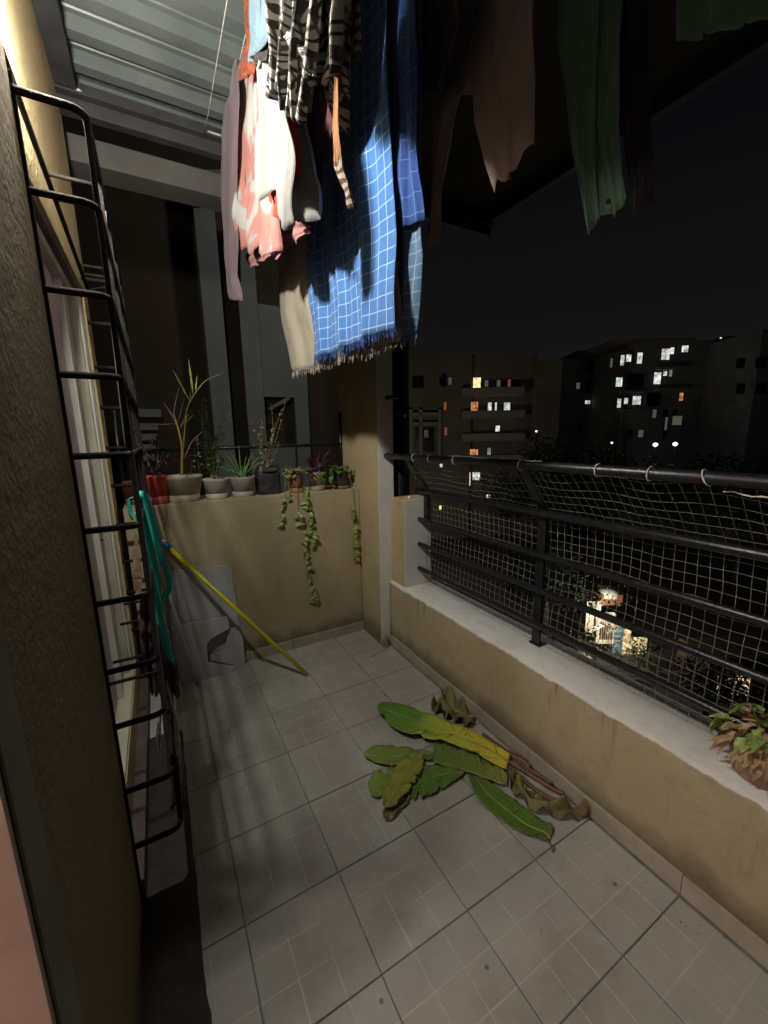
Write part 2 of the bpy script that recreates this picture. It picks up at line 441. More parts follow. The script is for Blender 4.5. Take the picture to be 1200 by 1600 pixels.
# balcony lamp on the wall above the window (just out of the picture)
bl = thing('wall_lamp', (0, -1.23, 2.5), 'bare bulb lamp on the house wall above the window corner', 'lamp')
MB().tube([(.0, -1.22, 2.56), (.026, -1.22, 2.56), (.026, -1.22, 2.51)], .008, 8).build('bracket', m_blackrail, bl, True)
MB().lathe((.026, -1.22, 2.47), [(.02, .05), (.022, .012), (.001, .01)], 14).build('holder', m_alu2, bl, True)

# window
wd = thing('window', (-.04, -.7, .22), 'tall sliding window with pale frames and pinkish curtain behind the grille', 'window')
b = MB(); P = []
for k in range(3):
    P.append([(-.115 + .012*math.sin(i*1.35) + .004*math.sin(i*.5), -1.29 + i*.012, .24 + k*.94) for i in range(88)])
b.grid(P).build('curtain', simple('pink_curtain', (.50, .40, .41), (.44, .35, .36), 3, .8, 0, 60, .2), wd, True)
def gl():
    t = NT('window_glass'); t.out((.9, .88, .88), .12, 0, .5)
    t.b.inputs['Transmission Weight'].default_value = 1.0; t.b.inputs['IOR'].default_value = 1.2
    tr = t.n('ShaderNodeBsdfTransparent'); mx = t.n('ShaderNodeMixShader'); mx.inputs[0].default_value = .22
    gb = t.n('ShaderNodeBsdfGlossy'); gb.inputs['Roughness'].default_value = .25
    o = t.t.nodes['Material Output']; t.l(tr.outputs[0], mx.inputs[1]); t.l(gb.outputs[0], mx.inputs[2]); t.l(mx.outputs[0], o.inputs[0])
    return t.m
m_glass = gl()
MB().box((-.062, -1.285, .25), (-.058, -.456, 2.08)).build('pane', simple('frosted_pinkish_pane', (.50, .41, .40), (.45, .37, .36), 2.5, .55, 0, 14, .15), wd)
MB().box((-.07, -.455, .24), (-.035, -.432, 2.10)).build('sash_edge', m_alu2, wd, bevel=.002)
MB().box((-.08, -.43, .24), (-.046, -.25, 2.10)).build('sash_stile', m_alu, wd, bevel=.004)
MB().box((-.085, -.249, .24), (-.068, -.225, 2.10)).build('track_groove', m_brown, wd)
MB().box((-.08, -.224, .24), (-.018, -.09, 2.10)).build('frame_stile', m_alu, wd, bevel=.004)
for y in (-.20, -.16, -.12): MB().box((-.018, y, .24), (-.010, y + .012, 2.10)).build('frame_bead', m_alu2, wd)
MB().box((-.09, -1.289, 2.085), (-.004, -.09, 2.118)).build('head_frame', m_brown, wd)
MB().box((-.09, -1.289, 2.05), (-.025, -.09, 2.084)).build('head_track', m_alu, wd)
MB().box((-.09, -1.289, .2205), (-.004, -.09, .239)).build('sill_frame', m_alu, wd)
MB().lathe((-.030, -.443, 1.0), [(.001, .006), (.006, .004), (.006, 0), (.001, 0)], 8).build('screw', m_blackrail, wd)

# window grille: box of bent rods standing off the wall
gr = thing('window_grille', (.09, -.7, .2), 'black box grille of bent iron rods standing off the house window', 'grille')
def arc_path(x0, x1, y0, y1, z, r=.03):
    pts = [(x0, y0, z)]
    for k in range(7):
        a = math.pi/2*k/6; pts.append((x1 - r + r*math.sin(a), y0 + r - r*math.cos(a), z))
    for k in range(7):
        a = math.pi/2*k/6; pts.append((x1 - r + r*math.cos(a), y1 - r + r*math.sin(a), z))
    pts.append((x0, y1, z)); return pts
ZR = (2.165, 1.975, 1.775, 1.586, 1.391, 1.20, 1.0, .80, .63)
for z in ZR:
    MB().tube(arc_path(.002, .157, -1.286, -.10, z), .0085, 8).build('rod', m_grille, gr, True)
for z in (.415, .22):
    MB().tube(arc_path(.002, .160, -1.286, -.10, z), .0085, 8).build('rod', m_grille, gr, True)
def vbar(x, y, z0, z1, w=.006, d=.006, m=m_grille, nm='upright'):
    return MB().box((x - w, y - d, z0), (x + w, y + d, z1)).build(nm, m, gr, bevel=.0015)
vbar(.028, -1.283, .03, 2.2, .008, .006)
for y in (-1.0, -.72, -.42, -.12):
    vbar(.157, y, .63, 2.165, .005, .006)
vbar(.158, -1.262, .63, 1.40, .007, .011, m_iron_grey)  # lower bar coloured grey to paint in the lamp light falling on it
vbar(.157, -1.262, 1.40, 2.165, .006, .008)
vbar(.162, -1.25, .215, .46, .007, .009)
MB().tube([(.018, -1.286, 2.26), (.018, -.05, 2.13)], .0075, 8).build('wall_bar', m_grille, gr, True)
for y, in ((-.86,), (-.74,), (-.30,), (-.22,)):
    z = 2.26 - (y + 1.286)*(.13/1.236)
    MB().tube([(.018, y, z), (.155, y, z)], .006, 8).build('cross_rod', m_grille, gr, True)
MB().tube([(.018, -.05, 2.13), (.157, -.10, 2.165)], .006, 8).build('cross_rod', m_grille, gr, True)
for y in (-1.05, -.90, -.55, -.3):
    MB().tube([(.002, y, .64), (.155, y, .64)], .006, 8).build('cross_rod', m_grille, gr, True)

# ------------------------------------------------------------------ roof and beams
rf = thing('metal_roof', (1.3, -1.5, 3.02), 'grey profiled metal sheet roof over the balcony', 'roof')
b = MB(); prof = []; y = .12
ppitch = .172
prof_pts = []
while y > -4.2:
    prof_pts += [(y, 3.03), (y - .050, 3.03), (y - .060, 3.078), (y - .082, 3.078), (y - .086, 3.072), (y - .092, 3.072), (y - .096, 3.078), (y - .122, 3.078), (y - .126, 3.072), (y - .132, 3.072), (y - .136, 3.078), (y - .162, 3.078)]
    y -= ppitch
P = [[(x, py, pz) for (py, pz) in prof_pts] for x in (-.19, .3, .7, 1.05)]
b.grid(P)
m_roof = simple('galvanised_sheet', (.125, .145, .142), (.09, .108, .105), 5, .42, .0, 40, .1)
b.build('roof_sheet', m_roof, rf, solid=.0012)
MB().box((1.052, -4.2, 3.032), (2.6, .12, 3.075)).build('dark_roof_panel', simple('shade_dark_panel', (.035, .033, .032), (.025, .024, .023), 3, .9), rf)  # outer roof stretch coloured near black to stand in for deep shade
m_beam = simple('dark_steel', (.035, .035, .036), (.02, .02, .02), 9, .7)
bm = thing('roof_beam', (1.3, .05, 2.95), 'dark steel beam under the far edge of the metal roof', 'beam')
MB().box((-.0, -.0, 2.90), (2.6, .05, 3.025)).build('web', m_beam, bm, bevel=.002)
MB().box((-.0, -.04, 2.955), (2.6, -.001, 2.965)).build('flange', m_beam, bm)
MB().lathe((.085, -.02, 2.966), [(.001, 0), (.016, 0), (.016, .012), (.001, .014)], 16).build('round_cap', m_alu2, bm, True)
b2 = thing('wall_angle', (.03, -1, 2.97), 'dark steel angle along the house wall under the roof', 'beam')
MB().box((.001, -4, 2.965), (.08, -.045, 3.027)).build('angle_bar', m_beam, b2)
b3 = thing('concrete_beam', (1.0, .35, 2.9), 'dim grey concrete beam just beyond the roof edge', 'beam')
m_conc = simple('grey_render', (.115, .11, .10), (.085, .08, .075), 3, .85)
MB().box((-.2, .32, 2.86), (1.6, .50, 2.985)).build('beam_body', m_conc, b3, bevel=.004)
b4 = thing('edge_beam', (2.6, -1.5, 2.98), 'black steel beam along the outer edge of the roof', 'beam')
MB().box((2.55, -4.2, 2.97), (2.60, -.001, 3.028)).build('beam_body', m_beam, b4)

# black pipe outside the column
bp = thing('drain_pipe', (1.66, -.2, 0), 'black vertical drain pipe beside the white edge of the column', 'pipe')
MB().tube([(1.645, -.20, -3), (1.645, -.20, 3.02)], .046, 20).build('pipe_body', m_blackrail, bp, True)
for z in (1.55, 2.6): MB().tube([(1.645, -.20, z), (1.645, -.20, z + .06)], .052, 20).build('collar', m_blackrail, bp, True)
b5 = thing('outer_pier', (1.73, -.1, 0), 'narrow pale strip of wall behind the black drain pipe', 'wall')
MB().box((1.715, -.16, -3), (1.755, .1, 3.0)).build('pier_body', m_conc, b5)

# ------------------------------------------------------------------ clotheslines
WX = (.60, .68, .90, 1.10, 1.30)
WZ = 2.93
nm = ('first clothesline wire nearest the house wall', 'second clothesline wire carrying the pink shirt', 'third clothesline wire carrying the blue checked cloth', 'fourth clothesline wire carrying the white trousers', 'fifth clothesline wire nearest the parapet')
for k, x in enumerate(WX):
    pts = [(x, -.02 - i*.2, WZ + (.03 if i in (0, 20) else 0)) for i in range(21)]
    o = MB().tube(pts, .0016, 6).build('clothesline', m_rope, None, True)
    tag(o, nm[k], 'clothesline', 'clotheslines under the roof')
bk = thing('line_bracket', (.67, -.02, 2.96), 'small white bracket on the dark beam holding the clotheslines', 'bracket')
q = at(336, 211, 'y', -.02)
MB().box((q.x - .035, -.02, q.z - .010), (q.x + .035, -.001, q.z + .012)).build('plate', m_alu2, bk, bevel=.002)
MB().tube([(q.x + .02, -.02, q.z - .004), (q.x + .045, -.04, q.z - .03)], .005, 8).build('hook', m_alu2, bk, True)

def fabric(name, fn, rough=.9, bs=.25, bscale=500):
    t = NT(name); fn(t)
    t.b.inputs['Sheen Weight'].default_value = .15
    UV = t.pos('UV')
    mpf = t.n('ShaderNodeMapping'); mpf.inputs['Scale'].default_value = (1, .35, 1); mpf.inputs['Rotation'].default_value = (0, 0, .25); t.l(UV, mpf.inputs[0])
    wr = t.math('MULTIPLY', t.noise(16, 4, mpf.outputs[0], .6, .8), 9.0)
    t.bump(t.math('ADD', t.noise(bscale, 2, UV), wr), min(1, bs*2.2), .002)
    t.b.inputs['Roughness'].default_value = rough; t.b.inputs['Specular IOR Level'].default_value = .2
    # thin cloth lets a little light through
    tl = t.n('ShaderNodeBsdfTranslucent'); mx = t.n('ShaderNodeMixShader'); mx.inputs[0].default_value = .12
    lk = t.b.inputs['Base Color']
    if lk.is_linked: t.l(lk.links[0].from_socket, tl.inputs[0])
    else: tl.inputs[0].default_value = lk.default_value
    o = t.t.nodes['Material Output']; t.l(t.b.outputs[0], mx.inputs[1]); t.l(tl.outputs[0], mx.inputs[2]); t.l(mx.outputs[0], o.inputs[0])
    return t.m
def col(a, b, sc=6):
    def fn(t): t.l(t.ramp(t.noise(sc, 4, t.pos('UV')), [(.35, a), (.65, b)]), t.b.inputs['Base Color'])
    return fn
def check(base, line, pitch, w, base2=None, jitter=.006):
    def fn(t):
        UV = t.pos('UV'); sep = t.n('ShaderNodeSeparateXYZ'); t.l(UV, sep.inputs[0])
        c = t.ramp(t.noise(5, 4, UV), [(.35, base), (.65, base2 or base)])
        for ax in ('X', 'Y'):
            q = t.math('ADD', sep.outputs[ax], t.math('MULTIPLY', t.noise(7, 2, UV), jitter))
            m_ = t.math('ABSOLUTE', t.math('SUBTRACT', t.math('FRACT', t.math('DIVIDE', q, pitch)), .5))
            c = t.mix(t.ramp(m_, [(w, .85), (w*1.6, 0.0)]), c, line)
        # fine weave
        wv = t.n('ShaderNodeTexWave'); wv.inputs['Scale'].default_value = 160; t.l(UV, wv.inputs[0])
        c = t.mix(t.math('MULTIPLY', wv.outputs['Fac'], .12), c, line)
        t.l(c, t.b.inputs['Base Color'])
    return fn
def tiedye(t):
    UV = t.pos('UV')
    n = t.noise(8.5, 2, UV, .5, .6)
    t.l(t.ramp(n, [(.40, (.36, .36, .34)), (.45, (.31, .34, .35)), (.49, (.40, .19, .17)), (.62, (.38, .15, .14))]), t.b.inputs['Base Color'])
def printed(t):
    UV = t.pos('UV')
    wv = t.n('ShaderNodeTexWave', wave_type='RINGS'); wv.inputs['Scale'].default_value = 15.0; wv.inputs['Distortion'].default_value = 13; wv.inputs['Detail'].default_value = 1.5; wv.inputs['Detail Scale'].default_value = 1.7
    t.l(UV, wv.inputs[0])
    vo = t.n('ShaderNodeTexVoronoi', feature='DISTANCE_TO_EDGE'); vo.inputs['Scale'].default_value = 26; t.l(UV, vo.inputs['Vector'])
    m1 = t.ramp(wv.outputs['Fac'], [(.26, 0.0), (.36, 1.0)])
    c = t.mix(m1, (.035, .030, .028), (.42, .41, .38))
    c = t.mix(t.ramp(vo.outputs['Distance'], [(.035, .9), (.06, 0.0)]), c, (.04, .035, .035))
    c = t.mix(t.ramp(t.noise(4, 3, UV), [(.56, 0.0), (.62, .7)]), c, (.33, .27, .22))
    t.l(c, t.b.inputs['Base Color'])
def brownprint(t):
    UV = t.pos('UV'); wv = t.n('ShaderNodeTexWave', wave_type='RINGS'); wv.inputs['Scale'].default_value = 12; wv.inputs['Distortion'].default_value = 8; t.l(UV, wv.inputs[0])
    c = t.mix(t.ramp(wv.outputs['Fac'], [(.4, 0.0), (.5, 1.0)]), (.10, .05, .03), (.55, .45, .36))
    sep = t.n('ShaderNodeSeparateXYZ'); t.l(UV, sep.inputs[0])
    c = t.mix(t.ramp(sep.outputs['Y'], [(.12, 0.0), (.14, 1.0)]), c, (.48, .22, .09))
    t.l(c, t.b.inputs['Base Color'])
def denim(t):
    UV = t.pos('UV'); t.l(t.ramp(t.noise(30, 4, UV, .7), [(.3, (.10, .16, .20)), (.7, (.055, .09, .13))]), t.b.inputs['Base Color'])
def crochet(t):
    UV = t.pos('UV'); vo = t.n('ShaderNodeTexVoronoi'); vo.inputs['Scale'].default_value = 60; t.l(UV, vo.inputs['Vector'])
    t.l(t.ramp(vo.outputs['Distance'], [(.2, (.26, .055, .015)), (.6, (.12, .02, .008))]), t.b.inputs['Base Color'])
m_mauve = fabric('mauve_cotton', col((.15, .10, .12), (.11, .075, .09)))
m_pink = fabric('pink_white_tiedye', tiedye)
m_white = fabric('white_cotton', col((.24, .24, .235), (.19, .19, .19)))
m_red = fabric('red_cotton', col((.72, .06, .04), (.55, .04, .03)))
m_print = fabric('black_white_print', printed)
m_brprint = fabric('brown_zebra_print', brownprint)
m_denim = fabric('washed_denim', denim)
m_croch = fabric('rust_crochet', crochet)
m_beige = fabric('beige_cotton', col((.42, .38, .31), (.34, .30, .24)))
m_blue = fabric('blue_check', check((.028, .12, .36), (.36, .50, .72), .043, .026, (.038, .15, .42)))
m_blue2 = fabric('deep_blue_cotton', check((.012, .05, .22), (.10, .18, .36), .05, .02))
m_plaid = fabric('slate_plaid', check((.06, .13, .24), (.22, .28, .34), .035, .045, (.05, .11, .20)))
m_cream = fabric('cream_trousers', col((.34, .27, .24), (.27, .22, .19)))
m_green = fabric('green_cotton', col((.13, .26, .17), (.10, .21, .14)))
m_black = fabric('black_cotton', col((.012, .012, .014), (.02, .018, .018)))

def interp(poly, t):
    n = len(poly) - 1; k = min(int(t*n), n - 1); f = t*n - k
    return poly[k].lerp(poly[k+1], f)
def resample(poly, n):
    L = [0]
    for i in range(1, len(poly)): L.append(L[-1] + (poly[i] - poly[i-1]).length)
    out = []
    for k in range(n):
        d = L[-1]*k/(n-1); i = 1
        while i < len(L) - 1 and L[i] < d: i += 1
        f = (d - L[i-1])/max(1e-9, L[i] - L[i-1]); out.append(poly[i-1].lerp(poly[i], f))
    return out
def cloth_pts(x0, left, right, folds=5, amp=.02, ph=0, top=True, nr=40, nc=46, hem=.0, seed=0, wire=None):
    L = [at(u, v, 'x', x0) for u, v in left]; Rr = [at(u, v, 'x', x0) for u, v in right]
    for E_ in (L, Rr):
        if top and E_[0].z < WZ - .01:
            E_.insert(0, Vector((wire if wire else x0, E_[0].y, WZ)))
    L = resample(L, nr); Rr = resample(Rr, nr); P = []
    for i in range(nr):
        t = i/(nr - 1); row = []
        for j in range(nc):
            s = j/(nc - 1); p = L[i].lerp(Rr[i], s)
            a = amp*(.25 + .75*t)
            w = math.sin(s*folds*2*math.pi + ph + .7*math.sin(t*2.1 + seed)) + .45*math.sin(s*folds*4.3*math.pi + 1.7*ph + t*1.5)
            n1 = noise.noise(Vector((s*3.1, t*4.3, seed*3.7)))*1.4 + noise.noise(Vector((s*9, t*7, seed*5.1)))*.5
            p = p + Vector((a*(w*.7 + n1), a*.35*math.cos(s*folds*2*math.pi + ph)*min(1, 4*s*(1 - s)), 0))
            p.z += hem*t**6*(math.sin(s*folds*2*math.pi + ph)*.5 + noise.noise(Vector((s*6, seed, 2))))
            row.append(p)
        P.append(row)
    return P
def cloth(name, mat, x0, left, right, parent=None, **kw):
    P = cloth_pts(x0, left, right, **kw)
    nr = len(P); nc = len(P[0])
    W_ = (P[nr//2][0] - P[nr//2][-1]).length; H_ = sum((P[i][0] - P[i+1][0]).length for i in range(nr - 1))
    b = MB().grid(P, lambda a, c: (c/(nc-1)*max(W_, .05), (1 - a/(nr-1))*H_))
    o = b.build(name, mat, parent, True, solid=.0022)
    return o, P
def fringe(P, mat, parent, n=60, L=.03, sl=0.0):
    row = P[-1]; b = MB()
    for k in range(n):
        s = (k + rnd(-.2, .2))/(n - 1)*(len(row) - 1); s = max(0, min(len(row) - 1.001, s)); i = int(s); p = row[i].lerp(row[i+1], s - i)
        l = L*rnd(.6, 1.25); dx = rnd(-.006, .006); dy = rnd(-.007, .007)
        b.tube([p + Vector((0, 0, .004)), p + Vector((dx*.4, dy*.4, -l*.5)), p + Vector((dx, dy, -l))], [.0016, .0024, .001], 4)
    return tag(b.build('fringe', mat, parent), kind='stuff')

def hung(name, label, cat, x0, y, group='laundry hanging from the clotheslines'):
    return thing(name, (x0, y, WZ), label, cat, group)
# mauve garment
g_ = hung('trousers', 'mauve trousers hanging nearest the dark roof beam, far left of the laundry', 'trousers', .68, -.15)
cloth('leg', m_mauve, .665, [(346, 200), (344, 300), (351, 440), (358, 468)], [(374, 150), (368, 300), (372, 430), (379, 470)], g_, folds=2, amp=.012, seed=1)
cloth('leg', m_mauve, .70, [(352, 190), (353, 300), (360, 400)], [(378, 140), (384, 300), (376, 440)], g_, folds=2, amp=.012, seed=2)
# pink shirt
g_ = hung('shirt', 'pink and white tie-dyed shirt with wavy hem, brightest garment on the line', 'shirt', .68, -.9)
cloth('back_panel', m_pink, .70, [(376, 120), (371, 250), (369, 388)], [(430, 110), (438, 250), (443, 397)], g_, folds=4, amp=.030, hem=.035, seed=3, ph=.6)
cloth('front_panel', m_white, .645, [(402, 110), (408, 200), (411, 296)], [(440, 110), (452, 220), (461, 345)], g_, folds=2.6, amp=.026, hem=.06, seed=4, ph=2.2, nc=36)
cloth('red_lining', m_red, .675, [(415, 255), (419, 322)], [(448, 255), (460, 344)], g_, folds=1.5, amp=.02, hem=.03, seed=5, top=False, ph=1)
cloth('red_panel', m_red, .69, [(440, 110), (448, 200), (452, 262)], [(458, 110), (462, 200), (466, 275)], g_, folds=1, amp=.01, seed=6)
cloth('sleeve', m_white, .72, [(452, 165), (459, 240), (450, 338)], [(470, 170), (494, 285), (492, 338)], g_, folds=1.2, amp=.03, seed=7, hem=.03)
cloth('inner_panel', fabric('dusty_rose', col((.40, .17, .16), (.28, .11, .11))), .735, [(384, 330), (387, 420)], [(470, 330), (484, 365)], g_, folds=3, amp=.02, seed=8, top=False, hem=.03)
# rust cap-like crochet top and denim
g_ = hung('crochet_top', 'small rust orange crochet garment above the pink shirt', 'garment', .62, -1.0)
cloth('crochet_body', m_croch, .64, [(384, 60), (374, 95), (374, 126)], [(402, 60), (402, 100), (399, 117)], g_, folds=1, amp=.012, seed=9, nc=20)
g_ = hung('denim_shorts', 'washed blue denim garment with black lining above the orange one', 'shorts', .56, -1.3)
cloth('denim_panel', m_denim, .60, [(396, -60), (390, 30), (386, 78), (391, 100)], [(424, -60), (421, 20), (418, 60), (398, 88)], g_, folds=1, amp=.010, seed=10, nc=24)
cloth('lining', m_black, .612, [(398, -40), (396, 60), (393, 103)], [(428, -40), (424, 50), (416, 92)], g_, folds=1.2, amp=.010, seed=11, nc=24)
# printed blouse
g_ = hung('blouse', 'black and white printed blouse bunched at the top of the picture', 'blouse', .5, -1.75)
cloth('front_panel', m_print, .59, [(422, -60), (421, 60), (420, 150)], [(462, -60), (458, 60), (449, 142)], g_, folds=3.0, amp=.022, seed=12, hem=.02)
cloth('sleeve', m_print, .58, [(452, -60), (444, 60), (442, 158)], [(506, -60), (496, 60), (490, 188)], g_, folds=3.6, amp=.026, seed=13, hem=.03, ph=1.2)
cloth('side_panel', m_print, .61, [(492, -60), (480, 60), (470, 120)], [(548, -60), (538, 60), (536, 120)], g_, folds=5, amp=.030, seed=14, hem=.03)
cloth('lower_tail', m_print, .625, [(505, 60), (512, 150), (520, 178)], [(540, 60), (540, 120), (538, 210)], g_, folds=1.4, amp=.012, seed=15)
cloth('collar', m_print, .57, [(440, 50), (463, 90), (478, 120)], [(466, 48), (482, 84), (490, 118)], g_, folds=1, amp=.012, seed=30, top=False)
cloth('tie', m_brprint, .60, [(524, 120), (520, 205), (524, 260), (546, 328)], [(528, 122), (530, 210), (538, 270), (551, 326)], g_, folds=.6, amp=.006, seed=16, top=False, nc=12)
g_ = hung('blocker', 'black dress added out of view on the first clothesline to shade the laundry', 'blocker', .55, -2.2)  # unseen cloth added to block lamp light from the right-hand laundry and roof
P = [[(.56 + .02*math.sin(j*1.1) + .01*math.sin(i*.5), -1.97 - j*.03, WZ - i*.058) for j in range(24)] for i in range(15)]
MB().grid(P).build('blocker_cloth', m_black, g_, True, solid=.002)
g_ = hung('maroon_top', 'dark maroon garment in shadow between the pink shirt and the blue cloth', 'garment', .77, -1.3)
cloth('body', fabric('maroon_cotton', col((.07, .02, .03), (.04, .012, .018))), .78, [(462, -60), (466, 160), (474, 330), (482, 392)], [(540, -60), (530, 150), (508, 260), (488, 380)], g_, folds=2, amp=.014, seed=33)
g_ = hung('belt', 'narrow brown printed sash hanging at the top beside the printed blouse', 'sash', .56, -1.85)
cloth('sash_cloth', m_brprint, .66, [(547, -40), (549, 40), (552, 93)], [(559, -40), (563, 40), (565, 95)], g_, folds=.5, amp=.005, seed=17, nc=10)
# beige fringed cloth
g_ = hung('beige_cloth', 'long beige fringed cloth hanging just behind the blue checked one', 'cloth', .92, -.5)
o, P = cloth('cloth_panel', m_beige, .93, [(425, 250), (431, 400), (436, 500), (452, 583)], [(600, 250), (618, 400), (618, 470), (618, 532)], g_, folds=4, amp=.020, seed=18, ph=.3)
fringe(P, m_beige, g_, 90, .030)
# blue checked cloth
g_ = hung('blue_checked_cloth', 'bright blue checked cloth with thin white lines and a fringed hem', 'cloth', .9, -1.0)
o, P = cloth('cloth_panel', m_blue, .895, [(476, 180), (473, 330), (480, 480), (486, 560)], [(600, 40), (607, 250), (612, 400), (614, 512)], g_, folds=3.2, amp=.016, seed=19, nr=60, nc=70, ph=.9)
fringe(P, m_blue2, g_, 80, .032)
# darker blue fold and plaid beyond
g_ = hung('dark_blue_cloth', 'deep blue cloth half hidden behind the right edge of the bright checked one', 'cloth', .95, -1.5)
cloth('cloth_panel', m_blue2, .94, [(606, 150), (610, 250), (612, 365)], [(650, 150), (656, 250), (659, 340)], g_, folds=1.5, amp=.015, seed=20)
g_ = hung('plaid_cloth', 'slate grey plaid cloth with fringed hem right of the blue checked one', 'cloth', .97, -1.4)
o, P = cloth('cloth_panel', m_plaid, .97, [(606, 300), (612, 420), (614, 530)], [(655, 300), (664, 400), (650, 522)], g_, folds=1.2, amp=.015, seed=21)
fringe(P, m_plaid, g_, 28, .026)
# white shirt bit, trousers, green clothes
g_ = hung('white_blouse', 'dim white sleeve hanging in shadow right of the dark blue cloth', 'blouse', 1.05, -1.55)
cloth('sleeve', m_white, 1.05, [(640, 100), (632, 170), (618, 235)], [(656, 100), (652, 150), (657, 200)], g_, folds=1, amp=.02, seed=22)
g_ = hung('cream_trousers', 'cream trousers hung by the waist with two spread legs, centre right', 'trousers', 1.1, -1.55)
cloth('leg', m_cream, 1.10, [(735, 60), (742, 190), (768, 300)], [(828, 40), (829, 170), (834, 232)], g_, folds=1.4, amp=.018, seed=23, hem=.03)
cloth('leg', m_cream, 1.13, [(690, 60), (672, 200), (663, 378)], [(745, 60), (706, 190), (680, 376)], g_, folds=1.2, amp=.018, seed=24, hem=.02)
cloth('seat', m_cream, 1.115, [(690, 20), (690, 110), (694, 165)], [(800, 20), (800, 100), (770, 130)], g_, folds=1.6, amp=.012, seed=25)
g_ = hung('green_shirt', 'green buttoned shirt hanging low right of the cream trousers', 'shirt', 1.3, -1.75)
cloth('front_panel', m_green, 1.29, [(870, 60), (888, 200), (915, 366)], [(930, 60), (926, 200), (932, 345)], g_, folds=1.2, amp=.014, seed=26, hem=.02)
cloth('front_panel', m_green, 1.31, [(922, 60), (928, 220), (938, 346)], [(968, 60), (964, 200), (979, 316)], g_, folds=1.2, amp=.014, seed=27, hem=.02)
q = at(951, 315, 'x', 1.285)
MB().tube([q, q + Vector((-.004, 0, 0))], .006, 10).build('button', m_black, g_, True)
g_ = hung('green_towel', 'pale green cloth just showing at the top right corner', 'cloth', 1.4, -2.1)
cloth('cloth_panel', m_green, 1.40, [(1060, -80), (1060, 66)], [(1260, -80), (1260, 10)], g_, folds=3, amp=.02, seed=28)
g_ = hung('black_trousers', 'black trousers in deep shadow right of the green shirt', 'trousers', 1.25, -1.9)
cloth('leg', m_black, 1.34, [(962, 0), (968, 150), (985, 335)], [(1010, 0), (1012, 150), (1016, 315)], g_, folds=1.3, amp=.015, seed=29)
g_ = hung('black_shirt', 'black shirt in deep shadow above the cream trousers', 'shirt', 1.0, -1.5)
cloth('body', m_black, 1.0, [(610, -80), (612, 100), (618, 170)], [(740, -80), (740, 20), (700, 130)], g_, folds=3, amp=.02, seed=31)

# ------------------------------------------------------------------ pots
m_soil = simple('soil', (.05, .035, .025), (.03, .02, .015), 40, .95, 0, 90, .9)
def potmat(name, a, b): return simple(name, a, b, 14, .6, 0, 50, .2)
m_pb = potmat('beige_plastic', (.42, .36, .27), (.36, .31, .23)); m_pg = potmat('grey_plastic', (.40, .37, .33), (.34, .31, .27))
m_pr = potmat('red_plastic', (.36, .035, .02), (.28, .025, .015)); m_pk = simple('black_grow_bag', (.02, .02, .022), (.035, .033, .035), 20, .5, 0, 25, .9)
m_prust = potmat('rusty_tin', (.38, .21, .09), (.22, .11, .05)); m_pgg = potmat('stained_pot', (.38, .33, .27), (.20, .15, .10))
m_leafg = simple('leaf_green', (.10, .20, .035), (.05, .11, .02), 40, .45, 0, 60, .2)
m_leafl = simple('leaf_light', (.30, .34, .10), (.12, .20, .04), 60, .45, 0, 60, .2)
m_leafy = simple('variegated_leaf', (.42, .42, .20), (.16, .20, .07), 90, .45, 0, 60, .2)
m_aloe = simple('aloe_leaf', (.16, .28, .10), (.09, .18, .06), 50, .4, 0, 60, .2)
m_purple = simple('purple_leaf', (.09, .03, .07), (.05, .02, .04), 50, .5)
m_twig = simple('dry_twig', (.36, .27, .16), (.20, .14, .08), 60, .8)
m_stemor = simple('orange_stem', (.42, .22, .07), (.34, .24, .05), 20, .5)
m_palm = simple('palm_leaf', (.20, .24, .04), (.10, .15, .03), 30, .5)
def pot(name, label, c, r, hgt, mat, square=0, taper=.72, rim=.012, group='flower pots on the far wall', grooves=True):
    t = thing(name, c, label, 'flower pot', group)
    rb = r*taper; n = [(0.001, 0), (rb, 0), (rb*1.02, .004)]
    if grooves: n += [(rb + (r*.955-rb)*.24, hgt*.27), (rb + (r*.955-rb)*.24 - .003, hgt*.275), (rb + (r*.955-rb)*.24 - .003, hgt*.30), (rb + (r*.955-rb)*.27, hgt*.305)]
    n += [(r*.955, hgt - rim*1.5), (r*.985, hgt - rim*1.2), (r, hgt - rim*.4), (r, hgt), (r*.95, hgt + .001), (r*.90, hgt - .004), (r*.86, hgt - rim*2)]
    MB().lathe(c, n, 36, square).build('pot_body', mat, t, True)
    b = MB(); P = []
    prof = [(r*.87, hgt - rim*1.6), (r*.6, hgt - rim*1.2), (r*.3, hgt - rim*1.5), (.001, hgt - rim*1.3)]
    b.lathe(c, prof, 20, square).build('soil', m_soil, t, True)
    return t
ZL = 1.0685
def P3(u, y=.08): q = at(u, 740, 'y', y); return q.x
p = pot('flower_pot', 'square red plastic pot at the left end of the far wall', (.202, .085, ZL), .060, .158, m_pr, .85, .82)
p = pot('flower_pot', 'dark red pot half hidden behind the window grille', (.075, .14, ZL), .045, .13, potmat('dark_red_plastic', (.10, .015, .012), (.07, .01, .008)), .85, .82)
pb = pot('flower_pot', 'big beige round pot holding the young palm', (.338, .10, ZL), .110, .150, m_pb, 0, .74)
p3 = pot('flower_pot', 'grey pot with a twiggy seedling between the palm and the aloe', (.518, .10, ZL), .078, .122, m_pg, 0, .78)
pa = pot('flower_pot', 'grey pot holding the spiky aloe', (.672, .10, ZL), .080, .124, m_pg, 0, .78)
